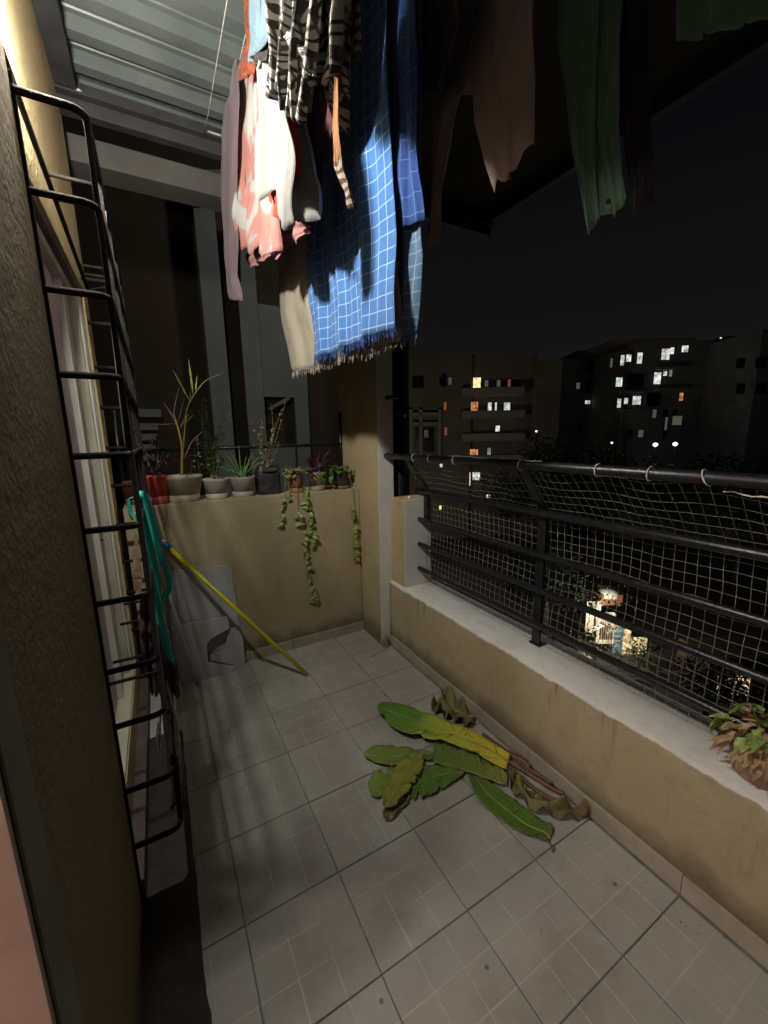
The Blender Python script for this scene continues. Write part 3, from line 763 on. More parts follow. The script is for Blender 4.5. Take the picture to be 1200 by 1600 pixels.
# black grow bag
bag = thing('grow_bag', (.835, .12, ZL), 'black plastic grow bag with a dry twiggy bush', 'grow bag')
b = MB(); P = []
for k in range(9):
    row = []
    for i in range(33):
        a = 2*math.pi*i/32; q = 1/max(abs(math.cos(a)), abs(math.sin(a)))**.55
        rr = (.076 + .010*noise.noise(Vector((math.cos(a)*2, math.sin(a)*2, k*.5))))*q
        if k in (0,): rr *= .92
        if k == 8: rr *= .9
        row.append((.838 + rr*math.cos(a)*1.02, .12 + rr*math.sin(a)*.8, ZL + k*.022))
    P.append(row)
b.grid(P).build('bag_body', m_pk, bag, True)
MB().lathe((.838, .12, ZL + .150), [(.080, 0), (.04, .006), (.001, .005)], 16).build('soil', m_soil, bag, True)
pt = pot('flower_pot', 'rusty tin pot with pale green trailing pothos', (1.005, .055, ZL), .050, .115, m_prust, 0, .85)
pgp = pot('flower_pot', 'stained grey pot with a dark purple leafy plant', (1.165, .09, ZL), .068, .125, m_pgg, 0, .72)
pk = pot('flower_pot', 'black pot with brown base at the right end of the far wall', (1.338, .085, ZL), .056, .115, m_pk, 0, .88, grooves=False)
MB().lathe((1.338, .085, ZL - .0), [(.001, .002), (.058, .002), (.060, .018), (.052, .020)], 24).build('saucer', m_prust, pk, True)

# palm
pl = thing('palm_plant', (.338, .10, ZL + .13), 'young palm with orange stem rising from the big beige pot', 'palm')
def W2(u, v, y=.1): return at(u, v, 'y', y)
def curve(pts, n=8):
    out = []
    pts = [Vector(p) for p in pts]
    for i in range(len(pts) - 1):
        p0 = pts[max(i-1, 0)]; p1 = pts[i]; p2 = pts[i+1]; p3_ = pts[min(i+2, len(pts)-1)]
        for k in range(n):
            t = k/n
            out.append(.5*((2*p1) + (-p0 + p2)*t + (2*p0 - 5*p1 + 4*p2 - p3_)*t*t + (-p0 + 3*p1 - 3*p2 + p3_)*t**3))
    out.append(pts[-1]); return out
def rr(n, a, b): return [a + (b - a)*i/(n - 1) for i in range(n)]
def stem(parent, pts, a, b_, mat, nm='stem', n=8):
    c = curve(pts, n); return MB().tube(c, rr(len(c), a, b_), 7).build(nm, mat, parent, True)
stem(pl, [W2(284, 742), W2(284, 700), W2(281, 680), W2(274, 655)], .0075, .0035, m_stemor)
stem(pl, [W2(285, 720), W2(288, 680), W2(292, 640), W2(303, 618), W2(320, 596), W2(345, 584)], .005, .0012, m_palm)
stem(pl, [W2(288, 716), W2(300, 690), W2(317, 674)], .0028, .001, m_twig)
stem(pl, [W2(274, 655), W2(272, 640), W2(280, 605)], .0025, .001, m_twig)
for st, en, w in (((297, 628), (269, 578), .0055), ((302, 620), (294, 560), .0055), ((298, 626), (296, 612), .004), ((305, 612), (308, 586), .004), ((312, 606), (316, 598), .003), ((290, 660), (302, 648), .003), ((274, 655), (255, 628), .0015), ((276, 662), (235, 664), .0014), ((279, 670), (262, 640), .0014), ((280, 672), (290, 650), .0015), ((281, 668), (299, 640), .0015), ((278, 660), (288, 620), .0015)):
    a = W2(*st); e = W2(*en) + Vector((0, rnd(-.05, .03), 0)); d = e - a
    MB().leaf(a, d, (0, -1, 0), d.length, w, bend=.04).build('leaflet', m_palm if w > .002 else m_twig, pl, True)
# bushy palm fronds behind in the dark
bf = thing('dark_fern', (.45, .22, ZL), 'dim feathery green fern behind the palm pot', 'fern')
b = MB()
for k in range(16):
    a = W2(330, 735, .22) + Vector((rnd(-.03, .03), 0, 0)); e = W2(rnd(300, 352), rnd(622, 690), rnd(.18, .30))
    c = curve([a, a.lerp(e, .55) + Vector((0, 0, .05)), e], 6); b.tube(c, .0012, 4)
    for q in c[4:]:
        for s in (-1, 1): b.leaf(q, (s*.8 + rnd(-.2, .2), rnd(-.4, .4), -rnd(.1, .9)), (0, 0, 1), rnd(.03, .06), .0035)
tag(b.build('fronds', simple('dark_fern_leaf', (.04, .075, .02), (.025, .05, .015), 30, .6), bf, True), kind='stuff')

def bushy(name, label, cat, base, tips, mat, lmat, leaf=(.02, .007), nper=6, r=.0016, group=None, thin=.8):
    t = thing(name, base, label, cat, group)
    b = MB(); lb = MB()
    for e in tips:
        e = Vector(e); a = Vector(base) + Vector((rnd(-.015, .015), rnd(-.01, .01), 0))
        c = curve([a, a.lerp(e, .5) + Vector((rnd(-.02, .02), rnd(-.02, .02), .01)), e], 5)
        b.tube(c, rr(len(c), r, r*.4), 5)
        for q in range(nper):
            p = c[random.randrange(len(c)//3, len(c))]
            d = Vector((rnd(-1, 1), rnd(-1, .6), rnd(-.5, .9)))
            lb.leaf(p, d, (0, 0, 1), rnd(.6, 1.2)*leaf[0], leaf[1]*rnd(.7, 1.1))
    b.build('stems', mat, t, True)
    if lb.v: tag(lb.build('leaves', lmat, t, True), kind='stuff')
    return t
bushy('seedling', 'small twiggy seedling in the grey pot left of the aloe', 'plant', (.518, .10, ZL + .11), [W2(338, 700), W2(328, 715), W2(345, 712), W2(318, 725), W2(350, 722), W2(333, 690)], m_twig, m_leafg, (.035, .008), 14)
bushy('vine_plant', 'small light green leafy climber behind the palm pot', 'plant', (.43, .17, ZL + .01), [W2(304, 700, .17), W2(300, 720, .17), W2(308, 690, .17)], m_twig, m_leafl, (.028, .012), 9)
bushy('dry_bush', 'dry purple and brown bush behind the red pot', 'plant', (.20, .16, ZL + .12), [W2(225, 700, .16), W2(238, 690, .16), W2(255, 705, .16), W2(215, 690, .16), W2(262, 715, .16), W2(246, 668, .16), W2(232, 720, .16)], m_twig, m_purple, (.035, .009), 14)
# aloe
al = thing('aloe_plant', (.672, .10, ZL + .11), 'spiky green aloe in the grey pot', 'aloe')
for tip in ((350, 706), (360, 705), (366, 708), (373, 695), (378, 726), (385, 712), (395, 706), (400, 712), (408, 712), (414, 720), (424, 725), (345, 722), (352, 735), (405, 728), (338, 730), (392, 722)):
    a = Vector((.672 + rnd(-.015, .015), .10 + rnd(-.02, .02), ZL + .11)); e = W2(tip[0], tip[1], rnd(.02, .14))
    mid = a.lerp(e, .5) + Vector((0, 0, .018 if abs(tip[0]-375) > 15 else 0))
    c = curve([a, mid, e], 6)
    MB().tube(c, [.0075*(1 - (i/(len(c)-1))**1.6) + .0006 for i in range(len(c))], 6, .6).build('aloe_leaf', m_aloe, al, True)
bushy('twig_bush', 'tall dry branching bush in the black grow bag', 'bush', (.835, .12, ZL + .15), [W2(445, 632, .12), W2(440, 640, .1), W2(424, 632, .12), W2(392, 660, .12), W2(410, 655, .14), W2(395, 690, .1), W2(430, 660, .1), W2(418, 690, .08), W2(435, 690, .12), W2(404, 680, .1)], m_twig, m_leafy, (.022, .009), 16, .0022)
# pothos crowns and vines
def pothos(base, label, n, spread, mat, group='trailing plants on the far wall', lab2='pothos_plant'):
    t = thing(lab2, base, label, 'plant', group); b = MB(); s = MB()
    for k in range(n):
        a = rnd(0, 6.28); r = spread*rnd(.2, 1); p = Vector(base) + Vector((r*math.cos(a), r*math.sin(a)*.8 - .01, rnd(.005, .055)))
        s.tube([Vector(base), Vector(base).lerp(p, .6) + Vector((0, 0, .02)), p], .0011, 4)
        b.leaf(p, (math.cos(a), math.sin(a) - .5, rnd(-.6, .5)), (0, 0, 1), rnd(.025, .05), rnd(.010, .018), cup=.15)
    s.build('stalks', m_twig, t, True); tag(b.build('leaves', mat, t, True), kind='stuff'); return t
pth = pothos((1.005, .05, ZL + .115), 'light green pothos crown in the rusty tin with long trailing vines', 55, .075, m_leafl)
prp = pothos((1.165, .09, ZL + .13), 'dark purple leafy plant in the stained grey pot', 46, .075, m_purple, None, 'purple_plant')
b = MB()
for k in range(16):
    a = Vector((1.165, .09, ZL+.12)); e = a + Vector((rnd(-.09, .09), rnd(-.05, .05), rnd(.04, .12)))
    b.leaf(a.lerp(e, .3), e - a, (0, 1, 0), (e - a).length, .009)
b.build('upright_leaves', m_purple, prp, True)
b = MB()
for k in range(12):
    p = Vector((1.165 + rnd(-.08, .08), .02 + rnd(-.02, .02), ZL + rnd(.08, .16))); b.leaf(p, (rnd(-1, 1), -.6, rnd(-1, .2)), (0, 0, 1), .045, .016)
b.build('green_leaves', m_leafg, prp, True)
pkp = pothos((1.33, .07, ZL + .11), 'green leafy plant in the black pot at the column', 34, .065, m_leafg)
def vine(parent, px, leaves, mat, y=-.025, start=.25, ls=.03, dense=1.0):
    c = curve([at(u, v, 'y', yy) for (u, v, yy) in px], 8)
    MB().tube(c, rr(len(c), .0022, .001), 5).build('vine_stem', m_twig, parent, True)
    b = MB()
    for k in range(leaves):
        t = start + (1 - start)*rnd(0, 1); i = min(int(t*(len(c)-1)), len(c)-1)
        d = Vector((rnd(-1, 1), rnd(-.8, .1), rnd(-1.0, .1)))
        b.leaf(c[i], d, (0, -1, .4), ls*rnd(.6, 1.15), ls*.36*rnd(.7, 1.1), cup=.35, bend=.4)
    tag(b.build('vine_leaves', mat, parent, True), kind='stuff')
vine(pth, [(446, 745, .0), (445, 770, -.015), (441, 790, -.02), (440, 822, -.02)], 22, m_leafy, start=.45, ls=.032)
vine(pth, [(464, 745, .0), (464, 770, -.015), (466, 800, -.02), (475, 835, -.022), (481, 880, -.025), (488, 920, -.025), (493, 938, -.025)], 58, m_leafy, start=.32, ls=.042)
vine(prp, [(478, 760, .0), (479, 780, -.02), (484, 810, -.02), (490, 850, -.022)], 34, m_leafl, start=.1, ls=.044)
vine(pth, [(450, 752, .0), (452, 772, -.015), (453, 780, -.02)], 5, m_leafg, start=.3, ls=.022)
vine(pkp, [(545, 735, .02), (549, 760, -.02), (552, 785, -.02), (553, 810, -.02), (555, 850, -.022), (557, 872, -.022)], 34, m_leafl, start=.45, ls=.040)
# pot on the near sill
np_ = pot('flower_pot', 'terracotta pot on the white sill at the right edge of the picture', (1.625, -2.20, .462), .082, .080, potmat('terracotta', (.30, .19, .14), (.22, .13, .10)), 0, .8, group=None, grooves=False)
dp = thing('dried_plant', (1.635, -2.205, .54), 'drying leafy plant with brown papery leaves in the sill pot', 'plant')
m_dry = simple('papery_leaf', (.42, .28, .16), (.20, .12, .06), 40, .8, 0, 60, .5)
b = MB(); b1 = MB()
for k in range(330):
    a = rnd(0, 6.28); rr_ = rnd(.02, .105); zz = rnd(0, .10)
    p = Vector((1.635 + rr_*math.cos(a), -2.205 + rr_*math.sin(a), .53 + zz*(1 - rr_*3)))
    (b1 if (zz > .062 and k % 2 == 0) or k % 9 == 0 else b).leaf(p, (math.cos(a), math.sin(a), rnd(-1.6, .5)), (0, 0, 1), rnd(.03, .065), rnd(.007, .016), cup=.5, bend=.5)
tag(b.build('dry_leaves', m_dry, dp, True), kind='stuff'); tag(b1.build('green_leaves', m_leafl, dp, True), kind='stuff')
q = at(1125, 1112, 'x', 1.62); q2 = at(1172, 1098, 'x', 1.64)
MB().leaf(q2, q - q2, (0, 0, 1), (q - q2).length*1.1, .011, bend=.25).build('long_leaf', m_leafg, dp, True)
stem(dp, [(1.635, -2.205, .55), at(1185, 1130, 'x', 1.64), q2], .002, .0015, m_leafg)
MB().leaf(at(1185, 1130, 'x', 1.63), (0, -1, .5), (0, 0, 1), .07, .010).build('long_leaf', m_leafg, dp, True)

# ------------------------------------------------------------------ banana leaves on the floor
def ban_mat(name, stops, rough=.42):
    stops = [(p, tuple(min(1, k*1.75) for k in c)) for p, c in stops]
    t = NT(name); UV = t.pos('UV'); sep = t.n('ShaderNodeSeparateXYZ'); t.l(UV, sep.inputs[0])
    mp = t.n('ShaderNodeMapping'); mp.inputs['Scale'].default_value = (1, .35, 1); t.l(UV, mp.inputs[0])
    n = t.math('ADD', sep.outputs['X'], t.math('MULTIPLY', t.math('SUBTRACT', t.noise(5, 5, UV), .5), .25))
    c = t.ramp(n, stops)
    # veins running out from the midrib
    wv = t.math('SINE', t.math('MULTIPLY', t.math('ADD', sep.outputs['X'], t.math('MULTIPLY', t.math('ABSOLUTE', t.math('SUBTRACT', sep.outputs['Y'], .5)), .16)), 420))
    c = t.mix(t.math('MULTIPLY', t.math('ADD', wv, 1), .16), c, (.02, .03, .006))
    c = t.mix(t.ramp(t.noise(22, 6, UV, .7), [(.56, 0.0), (.72, .75)]), c, (.07, .045, .015))
    c = t.mix(t.ramp(t.noise(3, 4, UV, .6), [(.5, 0.0), (.75, .35)]), c, (.06, .08, .012))
    mp3 = t.n('ShaderNodeMapping'); mp3.inputs['Scale'].default_value = (7, 2.2, 1); t.l(UV, mp3.inputs[0])
    ve = t.n('ShaderNodeTexVoronoi', feature='DISTANCE_TO_EDGE'); ve.inputs['Scale'].default_value = 1.0; ve.inputs['Randomness'].default_value = 1.0; t.l(mp3.outputs[0], ve.inputs['Vector'])
    ck = t.math('MULTIPLY', t.ramp(ve.outputs['Distance'], [(.012, 1.0), (.03, 0.0)]), t.ramp(t.noise(6, 3, UV), [(.45, 0.0), (.55, .85)]))
    c = t.mix(ck, c, (.05, .035, .012))
    # thin yellowing margin
    ed = t.math('ABSOLUTE', t.math('SUBTRACT', sep.outputs['Y'], .5))
    c = t.mix(t.ramp(ed, [(.47, 0.0), (.5, .5)]), c, (.16, .13, .04))
    t.bump(t.math('ADD', wv, t.math('MULTIPLY', t.noise(30, 4, UV), 3)), .25, .002)
    return t.out(c, rough, 0, .4)
G1 = (.045, .12, .012); G2 = (.10, .17, .02); G3 = (.16, .20, .03); YL = (.42, .36, .03); BR = (.10, .06, .03); G0 = (.07, .12, .025)
mA = ban_mat('leaf_green_to_yellow', [(.0, G1), (.33, (.07, .16, .015)), (.42, (.20, .26, .03)), (.7, (.34, .33, .03)), (1, (.45, .36, .04))])
mB_ = ban_mat('leaf_dull_green', [(0, G0), (.5, (.10, .14, .03)), (1, (.15, .17, .03))])
mC = ban_mat('leaf_mid_green', [(0, (.12, .17, .03)), (.5, (.09, .15, .02)), (1, (.07, .09, .02))])
mE = ban_mat('leaf_olive_yellow', [(0, (.13, .14, .015)), (.6, (.17, .17, .02)), (.88, (.14, .13, .02)), (1, BR)])
mG = ban_mat('leaf_deep_green', [(0, (.06, .11, .02)), (.7, (.05, .12, .012)), (.93, (.06, .10, .02)), (1, BR)])
mD = ban_mat('leaf_dead_brown', [(0, (.10, .075, .035)), (.5, (.13, .12, .05)), (1, (.09, .06, .03))], .7)
m_rib = simple('leaf_midrib', (.30, .33, .10), (.22, .25, .07), 20, .45)
m_stalk = simple('dried_stalk', (.17, .085, .05), (.10, .05, .03), 30, .6, 0, 40, .5)
def Z7(x, y): return (520 + x/2.727, 1040 + y/2.727)
def cleaf(label, st, mat, z=.006, curl=.012, zs=None, wav=.006, seed=0, rib=True, ragged=1.0, name='banana_leaf'):
    """st: stations (left, rib, right) in crop coordinates; laid on the floor with lifted, wavy edges"""
    n = len(st); cols = 13; rows = 64
    tr = []
    for c3 in range(3):
        pts = [at(*Z7(*s[c3]), 'z', (zs[i] if zs else z)) for i, s in enumerate(st)]
        cc = curve(pts, 8); tr.append(resample(cc, rows))
    P = []
    for i in range(rows):
        t = i/(rows-1); row = []
        for j in range(cols):
            s = j/(cols - 1)
            if s <= .5: p = tr[0][i].lerp(tr[1][i], s*2)
            else: p = tr[1][i].lerp(tr[2][i], s*2 - 1)
            e = abs(s - .5)*2
            nz = noise.noise(Vector((t*7, s*3, seed)))
            p = p + Vector((0, 0, curl*e*e*(.5 + .6*nz) + wav*math.sin(t*26 + seed*2 + s*3)*e*.5 + max(0, wav*1.4*noise.noise(Vector((t*4, s*2, seed + 9))))))
            if e > .9:
                p = p + Vector((noise.noise(Vector((t*22, seed, 1)))*.005, noise.noise(Vector((t*22, seed, 5)))*.005, 0))
            if e > .4:
                nt_ = max(0, noise.noise(Vector((t*13, (s > .5)*7 + seed, 2))) - .12)*.9 + max(0, noise.noise(Vector((t*37, (s > .5)*5 + seed, 8))) - .2)*.5
                p = p.lerp(tr[1][i], min(.6, nt_)*(e - .4)/.6*ragged) ; p.z += .01*nt_
            p.z = max(p.z, z*.6 + .001)
            row.append(p)
        P.append(row)
    b = MB().grid(P, lambda a, c: (a/(rows-1), c/(cols-1)))
    th = thing(name, P[rows//2][cols//2].copy(), label, 'leaf', 'cut banana leaves on the floor')
    th.location.z = 0
    b.build('blade', mat, th, True, solid=.0008)
    if rib:
        MB().tube([q + Vector((0, 0, .0012)) for q in tr[1]], rr(rows, .0016, .0034), 6, .7).build('midrib', m_rib, th, True)
    return th, P
cleaf('brown curled dead leaf tip under the tall green one by the parapet', [((418, 182), (420, 190), (425, 202)), ((450, 150), (455, 185), (450, 212)), ((485, 112), (495, 190), (500, 240)), ((535, 140), (540, 198), (545, 262)), ((570, 160), (570, 215), (575, 268)), ((603, 172), (606, 215), (598, 262))], mD, .006, .05, wav=.05, seed=3, name='dead_leaf')
cleaf('broad dull green blade lying in the middle of the pile', [((428, 320), (427, 414), (429, 418)), ((520, 345), (520, 432), (522, 440)), ((600, 372), (600, 458), (602, 466)), ((690, 410), (690, 492), (692, 498)), ((745, 440), (744, 508), (745, 513))], mB_, .016, .004, seed=5)
cleaf('leaf whose green tip points to the far corner and base turns yellow', [((190, 172), (190, 176), (190, 182)), ((225, 155), (222, 185), (210, 222)), ((330, 178), (325, 225), (300, 288)), ((455, 222), (450, 268), (430, 318)), ((560, 265), (548, 310), (535, 345)), ((660, 320), (650, 352), (630, 392)), ((756, 378), (748, 410), (738, 442))], mA, .026, .008, seed=1, ragged=.35)
cleaf('light green leaf pointing straight left with pale midrib', [((135, 368), (134, 378), (138, 392)), ((185, 340), (185, 385), (180, 412)), ((270, 345), (270, 386), (250, 428)), ((360, 358), (360, 378), (360, 412)), ((430, 368), (430, 378), (430, 402))], mC, .012, .006, seed=2)
cleaf('short rounded leaf at the lower left of the pile', [((150, 500), (152, 520), (165, 558)), ((180, 458), (185, 512), (190, 566)), ((250, 435), (255, 500), (250, 562)), ((330, 440), (335, 492), (330, 540)), ((400, 450), (400, 482), (400, 520))], mC, .007, .008, seed=4)
cleaf('dark green leaf in the centre tapering to the right', [((342, 505), (340, 525), (335, 566)), ((380, 430), (385, 490), (390, 562)), ((450, 428), (450, 470), (460, 530)), ((520, 440), (520, 455), (510, 498)), ((558, 452), (558, 458), (552, 470))], mG, .012, .006, seed=6)
cleaf('brown withered leaf tip poking out at the bottom left', [((240, 560), (290, 560), (335, 555)), ((222, 600), (262, 600), (320, 590)), ((212, 640), (245, 635), (290, 615)), ((228, 660), (250, 660), (272, 640))], mD, .006, .012, wav=.01, seed=8, name='dead_leaf')
cleaf('olive yellow leaf lying on top and pointing down', [((345, 372), (365, 372), (384, 378)), ((290, 405), (340, 425), (385, 432)), ((245, 470), (300, 490), (345, 505)), ((218, 540), (255, 555), (302, 560)), ((212, 595), (225, 605), (262, 602))], mE, .030, .008, seed=7)
cleaf('long dark green leaf reaching to the bottom right of the pile', [((572, 462), (600, 462), (640, 470)), ((612, 560), (655, 540), (705, 525)), ((700, 645), (735, 610), (775, 575)), ((800, 712), (830, 680), (860, 642)), ((890, 740), (905, 712), (930, 680)), ((912, 745), (925, 738), (938, 715))], mG, .008, .010, seed=9, ragged=.5)
MB().tube(curve([at(*Z7(*p), 'z', z) for p, z in (((918, 738), .006), ((925, 760), .008), ((940, 770), .012), ((935, 792), .004))], 5), .004, 6, .5).build('dead_tip', mD, None, True)
o = C.objects[-1]
o = [k for k in C.objects if k.name.startswith('dead_tip')][0]; o.name = 'leaf_scrap'; tag(o, 'dark shrivelled scrap at the end of the long green leaf', 'leaf scrap')
st_l = ('thick brown stalk lying uppermost against the skirting', 'reddish dried stalk in the middle of the bundle', 'thin brown stalk below the reddish one', 'lowest thin dried stalk of the bundle', 'dark split stalk hugging the upper edge of the yellow leaf', 'short stalk crossing above the reddish one', 'slender stalk squeezed between the lower two')
for k, (pp_, r0) in enumerate((([(640, 300), (760, 380), (800, 400), (842, 432)], .010), ([(745, 405), (850, 470), (930, 520), (982, 545)], .010), ([(752, 430), (840, 510), (930, 565), (992, 590)], .0085), ([(760, 455), (830, 505), (900, 560), (965, 588)], .006), ([(640, 290), (740, 362), (790, 378), (830, 400)], .007), ([(770, 395), (850, 448), (905, 485), (940, 500)], .007), ([(756, 440), (800, 470), (860, 520), (915, 560)], .005))):
    c = curve([at(*Z7(*p), 'z', r0 + .004 + .006*(k == 0)) for p in pp_], 8)
    o = MB().tube(c, [r0*(1 + .12*noise.noise(Vector((i*.6, k, 0)))) for i in range(len(c))], 9, .8).build('stalk', m_stalk, None, True)
    tag(o, st_l[k], 'stalk', 'dried leaf stalks on the floor')
cleaf('crinkled brown leaf strip trailing from the bundle to the skirting', [((748, 470), (756, 468), (766, 465)), ((762, 535), (774, 530), (790, 524)), ((815, 590), (830, 582), (842, 570)), ((870, 628), (892, 615), (915, 600)), ((930, 645), (965, 622), (985, 600)), ((1010, 660), (1040, 632), (1050, 605)), ((1078, 655), (1090, 645), (1098, 632))], mD, .010, .02, wav=.06, seed=12, rib=False, name='dead_leaf', ragged=1.6)
cleaf('torn pale brown strip lying beside the crinkled one', [((770, 500), (778, 496), (786, 492)), ((800, 545), (812, 540), (822, 532)), ((850, 580), (862, 575), (872, 566)), ((890, 602), (905, 606), (915, 600))], mE, .014, .02, wav=.04, seed=14, rib=False, name='dead_leaf', ragged=1.5)
# litter
sc = simple('white_chip', (.7, .69, .64), (.6, .58, .52), 30, .7)
chips = MB()
for (u, v) in ((553, 1050), (590, 1060), (640, 1045), (662, 1052), (660, 1065), (596, 1060), (530, 1110), (680, 1080), (613, 1142), (668, 1105)):
    q = at(u + rnd(-3, 3), v + rnd(-3, 3), 'z', 0); r = rnd(.002, .0042)
    chips.lathe((q.x, q.y, .0008), [(.0005, r*.4), (r*.8, r*.35), (r, 0)], 6)
tag(chips.build('paint_chips', sc, None), 'white paint flakes scattered on the floor near the far corner', 'paint flakes', None, 'stuff')
sd = MB()
for k in range(190):
    u, v = random.choice(((850, 1250), (1010, 1390), (720, 1130), (620, 1040), (500, 1040), (960, 1310), (1090, 1450), (690, 1230), (800, 1330), (655, 1075), (600, 1330), (560, 1100), (760, 1200), (700, 1060), (905, 1305), (345, 1430)))
    q = at(u + random.gauss(0, 22), v + random.gauss(0, 14), 'z', 0); r = rnd(.0008, .0024)
    if q.x < 1.49 and q.x > .2: sd.lathe((q.x, q.y, .0008), [(.0005, r*.5), (r*.8, r*.4), (r, 0)], 5)
tag(sd.build('dirt_crumbs', m_soil, None), 'dark crumbs of soil scattered over the tiles', 'dirt', None, 'stuff')
o = MB().tube([at(578, 1026, 'z', .003), at(592, 1019, 'z', .003), at(607, 1012, 'z', .004)], .0018, 6).build('twig', m_twig, None, True)
tag(o, 'thin twig on the floor at the foot of the column', 'twig')

# ------------------------------------------------------------------ things by the grille
# stone boards against the wall
m_slate = simple('grey_tile_slab', (.43, .435, .44), (.34, .345, .355), 4, .35, 0, 30, .1)
def slab(label, px, y, th=.008, lean=.05):
    t_ = [at(u, v, 'y', y) for u, v in px]; zc = min(q.z for q in t_)
    v0 = []; n = len(t_); b = MB()
    for q in t_:
        k = max(0, q.z)/.7; b.v.append((q.x, y + lean*(k - 1)*1.0 + lean*.0, max(.001, q.z)))
    for q in list(b.v): b.v.append((q[0], q[1] + th, q[2]))
    b.face(range(n)); b.face([n + i for i in range(n)][::-1])
    for i in range(n): j = (i+1) % n; b.face((j, i, n+i, n+j))
    o = b.build('tile_slab', m_slate, None)
    return tag(o, label, 'slab', 'grey slabs leaning on the far wall')
slab('large square grey slab leaning on the far wall, rearmost', [(262, 892), (361, 882), (383, 1035), (284, 1070), (268, 1000)], -.012, .006, .012)
slab('broken grey slab with a stepped cut-out leaning in front of the square one', [(268, 978), (355, 962), (358, 980), (330, 995), (322, 1005), (325, 1032), (365, 1038), (364, 1053), (284, 1073)], -.055, .008, .03)
slab('small dark-edged piece of grey slab at the right of the broken one', [(356, 983), (377, 977), (383, 1042), (366, 1047), (365, 1037), (329, 1030), (328, 1023), (352, 1014)], -.038, .006, .02)
# yellow pole
def yel():
    t = NT('yellow_pole'); UV = t.pos('UV'); sep = t.n('ShaderNodeSeparateXYZ'); t.l(UV, sep.inputs[0])
    fr = t.math('FRACT', t.math('DIVIDE', sep.outputs['X'], .145))
    band = t.ramp(fr, [(.40, 0.0), (.41, 1.0), (.61, 1.0), (.62, 0.0)])
    vo = t.noise(150, 2, UV); side = t.ramp(t.math('ABSOLUTE', t.math('SUBTRACT', sep.outputs['Y'], .62)), [(.09, 1.0), (.10, 0.0)])
    k = t.math('MULTIPLY', t.math('MULTIPLY', band, side), t.ramp(vo, [(.47, 0.0), (.5, 1.0)]))
    c = t.mix(k, (.58, .54, .012), (.03, .03, .02))
    c = t.mix(t.ramp(t.noise(30, 5, UV), [(.55, 0.0), (.8, .5)]), c, (.30, .26, .03))
    return t.out(c, .35, 0, .5)
foot = Vector((.877, -.363, .008)); top = at(258, 850, 'y', -.02)
top.y = -.022
pol = thing('broom_pole', foot, 'yellow pole with blue end leaning from the floor to the far wall', 'pole')
MB().tube([foot, foot.lerp(top, .5), top.lerp(foot, .03)], .0115, 14).build('pole_tube', yel(), pol, True)
d = (top - foot).normalized()
MB().tube([top - d*.035, top - d*.03, top + d*.004, top + d*.006], [.0155, .0175, .0175, .012], 14).build('blue_collar', simple('blue_plastic', (.01, .14, .48), (.01, .10, .38), 10, .35), pol, True)
MB().tube([top + d*.004, top + d*.03], .011, 12).build('white_tip', m_alu2, pol, True)
# grey pvc pipe
pv0 = at(308, 1070, 'z', .008); pv1 = at(262, 925, 'y', -.35)
o = MB().tube([pv0, pv1], .0095, 14).build('plastic_pipe', simple('grey_pvc', (.42, .42, .40), (.34, .34, .32), 12, .45), None, True)
tag(o, 'thin grey plastic pipe leaning on the grille beside the slabs', 'pipe')
# teal strap
m_teal = simple('teal_webbing', (.03, .55, .46), (.02, .46, .38), 60, .6, 0, 400, .5)
sp = thing('teal_strap', (.16, -1.0, 1.2), 'looped teal strap hanging from the grille', 'strap')
def ribbon(px, x_y, w, mat, parent, nm):
    c = curve([at(u, v, 'y', y) for u, v, y in px], 8)
    P = []
    for i, q in enumerate(c):
        tn = (c[min(i+1, len(c)-1)] - c[max(i-1, 0)]).normalized()
        sd_ = tn.cross(Vector((.25, 1, .1))).normalized()
        tw = .6*math.sin(i*.13 + x_y); sd_ = (sd_*math.cos(tw) + Vector((0, 1, 0))*math.sin(tw)*.8).normalized()
        P.append([q - sd_*w, q, q + sd_*w])
    return MB().grid(P).build(nm, mat, parent, True, solid=.0015)
ribbon([(218, 782, -1.0), (204, 780, -1.0), (203, 800, -1.0), (208, 812, -1.0)], 1, .0055, m_teal, sp, 'loop')
ribbon([(212, 776, -1.02), (226, 774, -1.02), (232, 800, -1.02), (236, 850, -1.03), (245, 900, -1.03), (250, 960, -1.02), (262, 1010, -1.02), (268, 1036, -1.02)], .3, .0125, m_teal, sp, 'tail')
ribbon([(216, 800, -1.03), (224, 840, -1.04), (238, 880, -1.04), (246, 930, -1.04), (252, 985, -1.04), (262, 992, -1.04)], 2.0, .012, m_teal, sp, 'tail')
ribbon([(228, 778, -.97), (240, 820, -.97), (252, 870, -.97), (265, 905, -.97), (262, 925, -.97), (252, 935, -.97)], 1.2, .011, m_teal, sp, 'tail')
ribbon([(258, 990, -1.04), (256, 1000, -1.0), (251, 975, -1.0), (255, 930, -1.0)], .8, .006, m_teal, sp, 'loop')
# rope, wood sliver, purple cloth, foam board
rp = MB().tube(curve([at(205, 648, 'y', -.98), at(208, 675, 'y', -.98), at(214, 695, 'y', -.97), at(224, 705, 'y', -.97), at(222, 740, 'y', -.97)], 8), [.0045*(1 + .25*math.sin(i*2.2))*(1 if i < 20 else .35) for i in range(33)], 7).build('frayed_rope', simple('coir', (.50, .38, .28), (.36, .25, .18), 60, .9, 0, 200, .8), None, True)
tag(rp, 'short frayed brown rope knotted on the grille above the teal strap', 'rope')
wp = [at(u, v, 'y', -1.02) for u, v in ((212, 832), (208, 860), (207, 905), (213, 928), (221, 925), (222, 900), (218, 860))]
b = MB(); n = len(wp); b.v = [tuple(q) for q in wp] + [tuple(q + Vector((0, .012, 0))) for q in wp]; b.face(range(n)); b.face([n+i for i in range(n)][::-1])
for i in range(n): j = (i+1) % n; b.face((j, i, n+i, n+j))
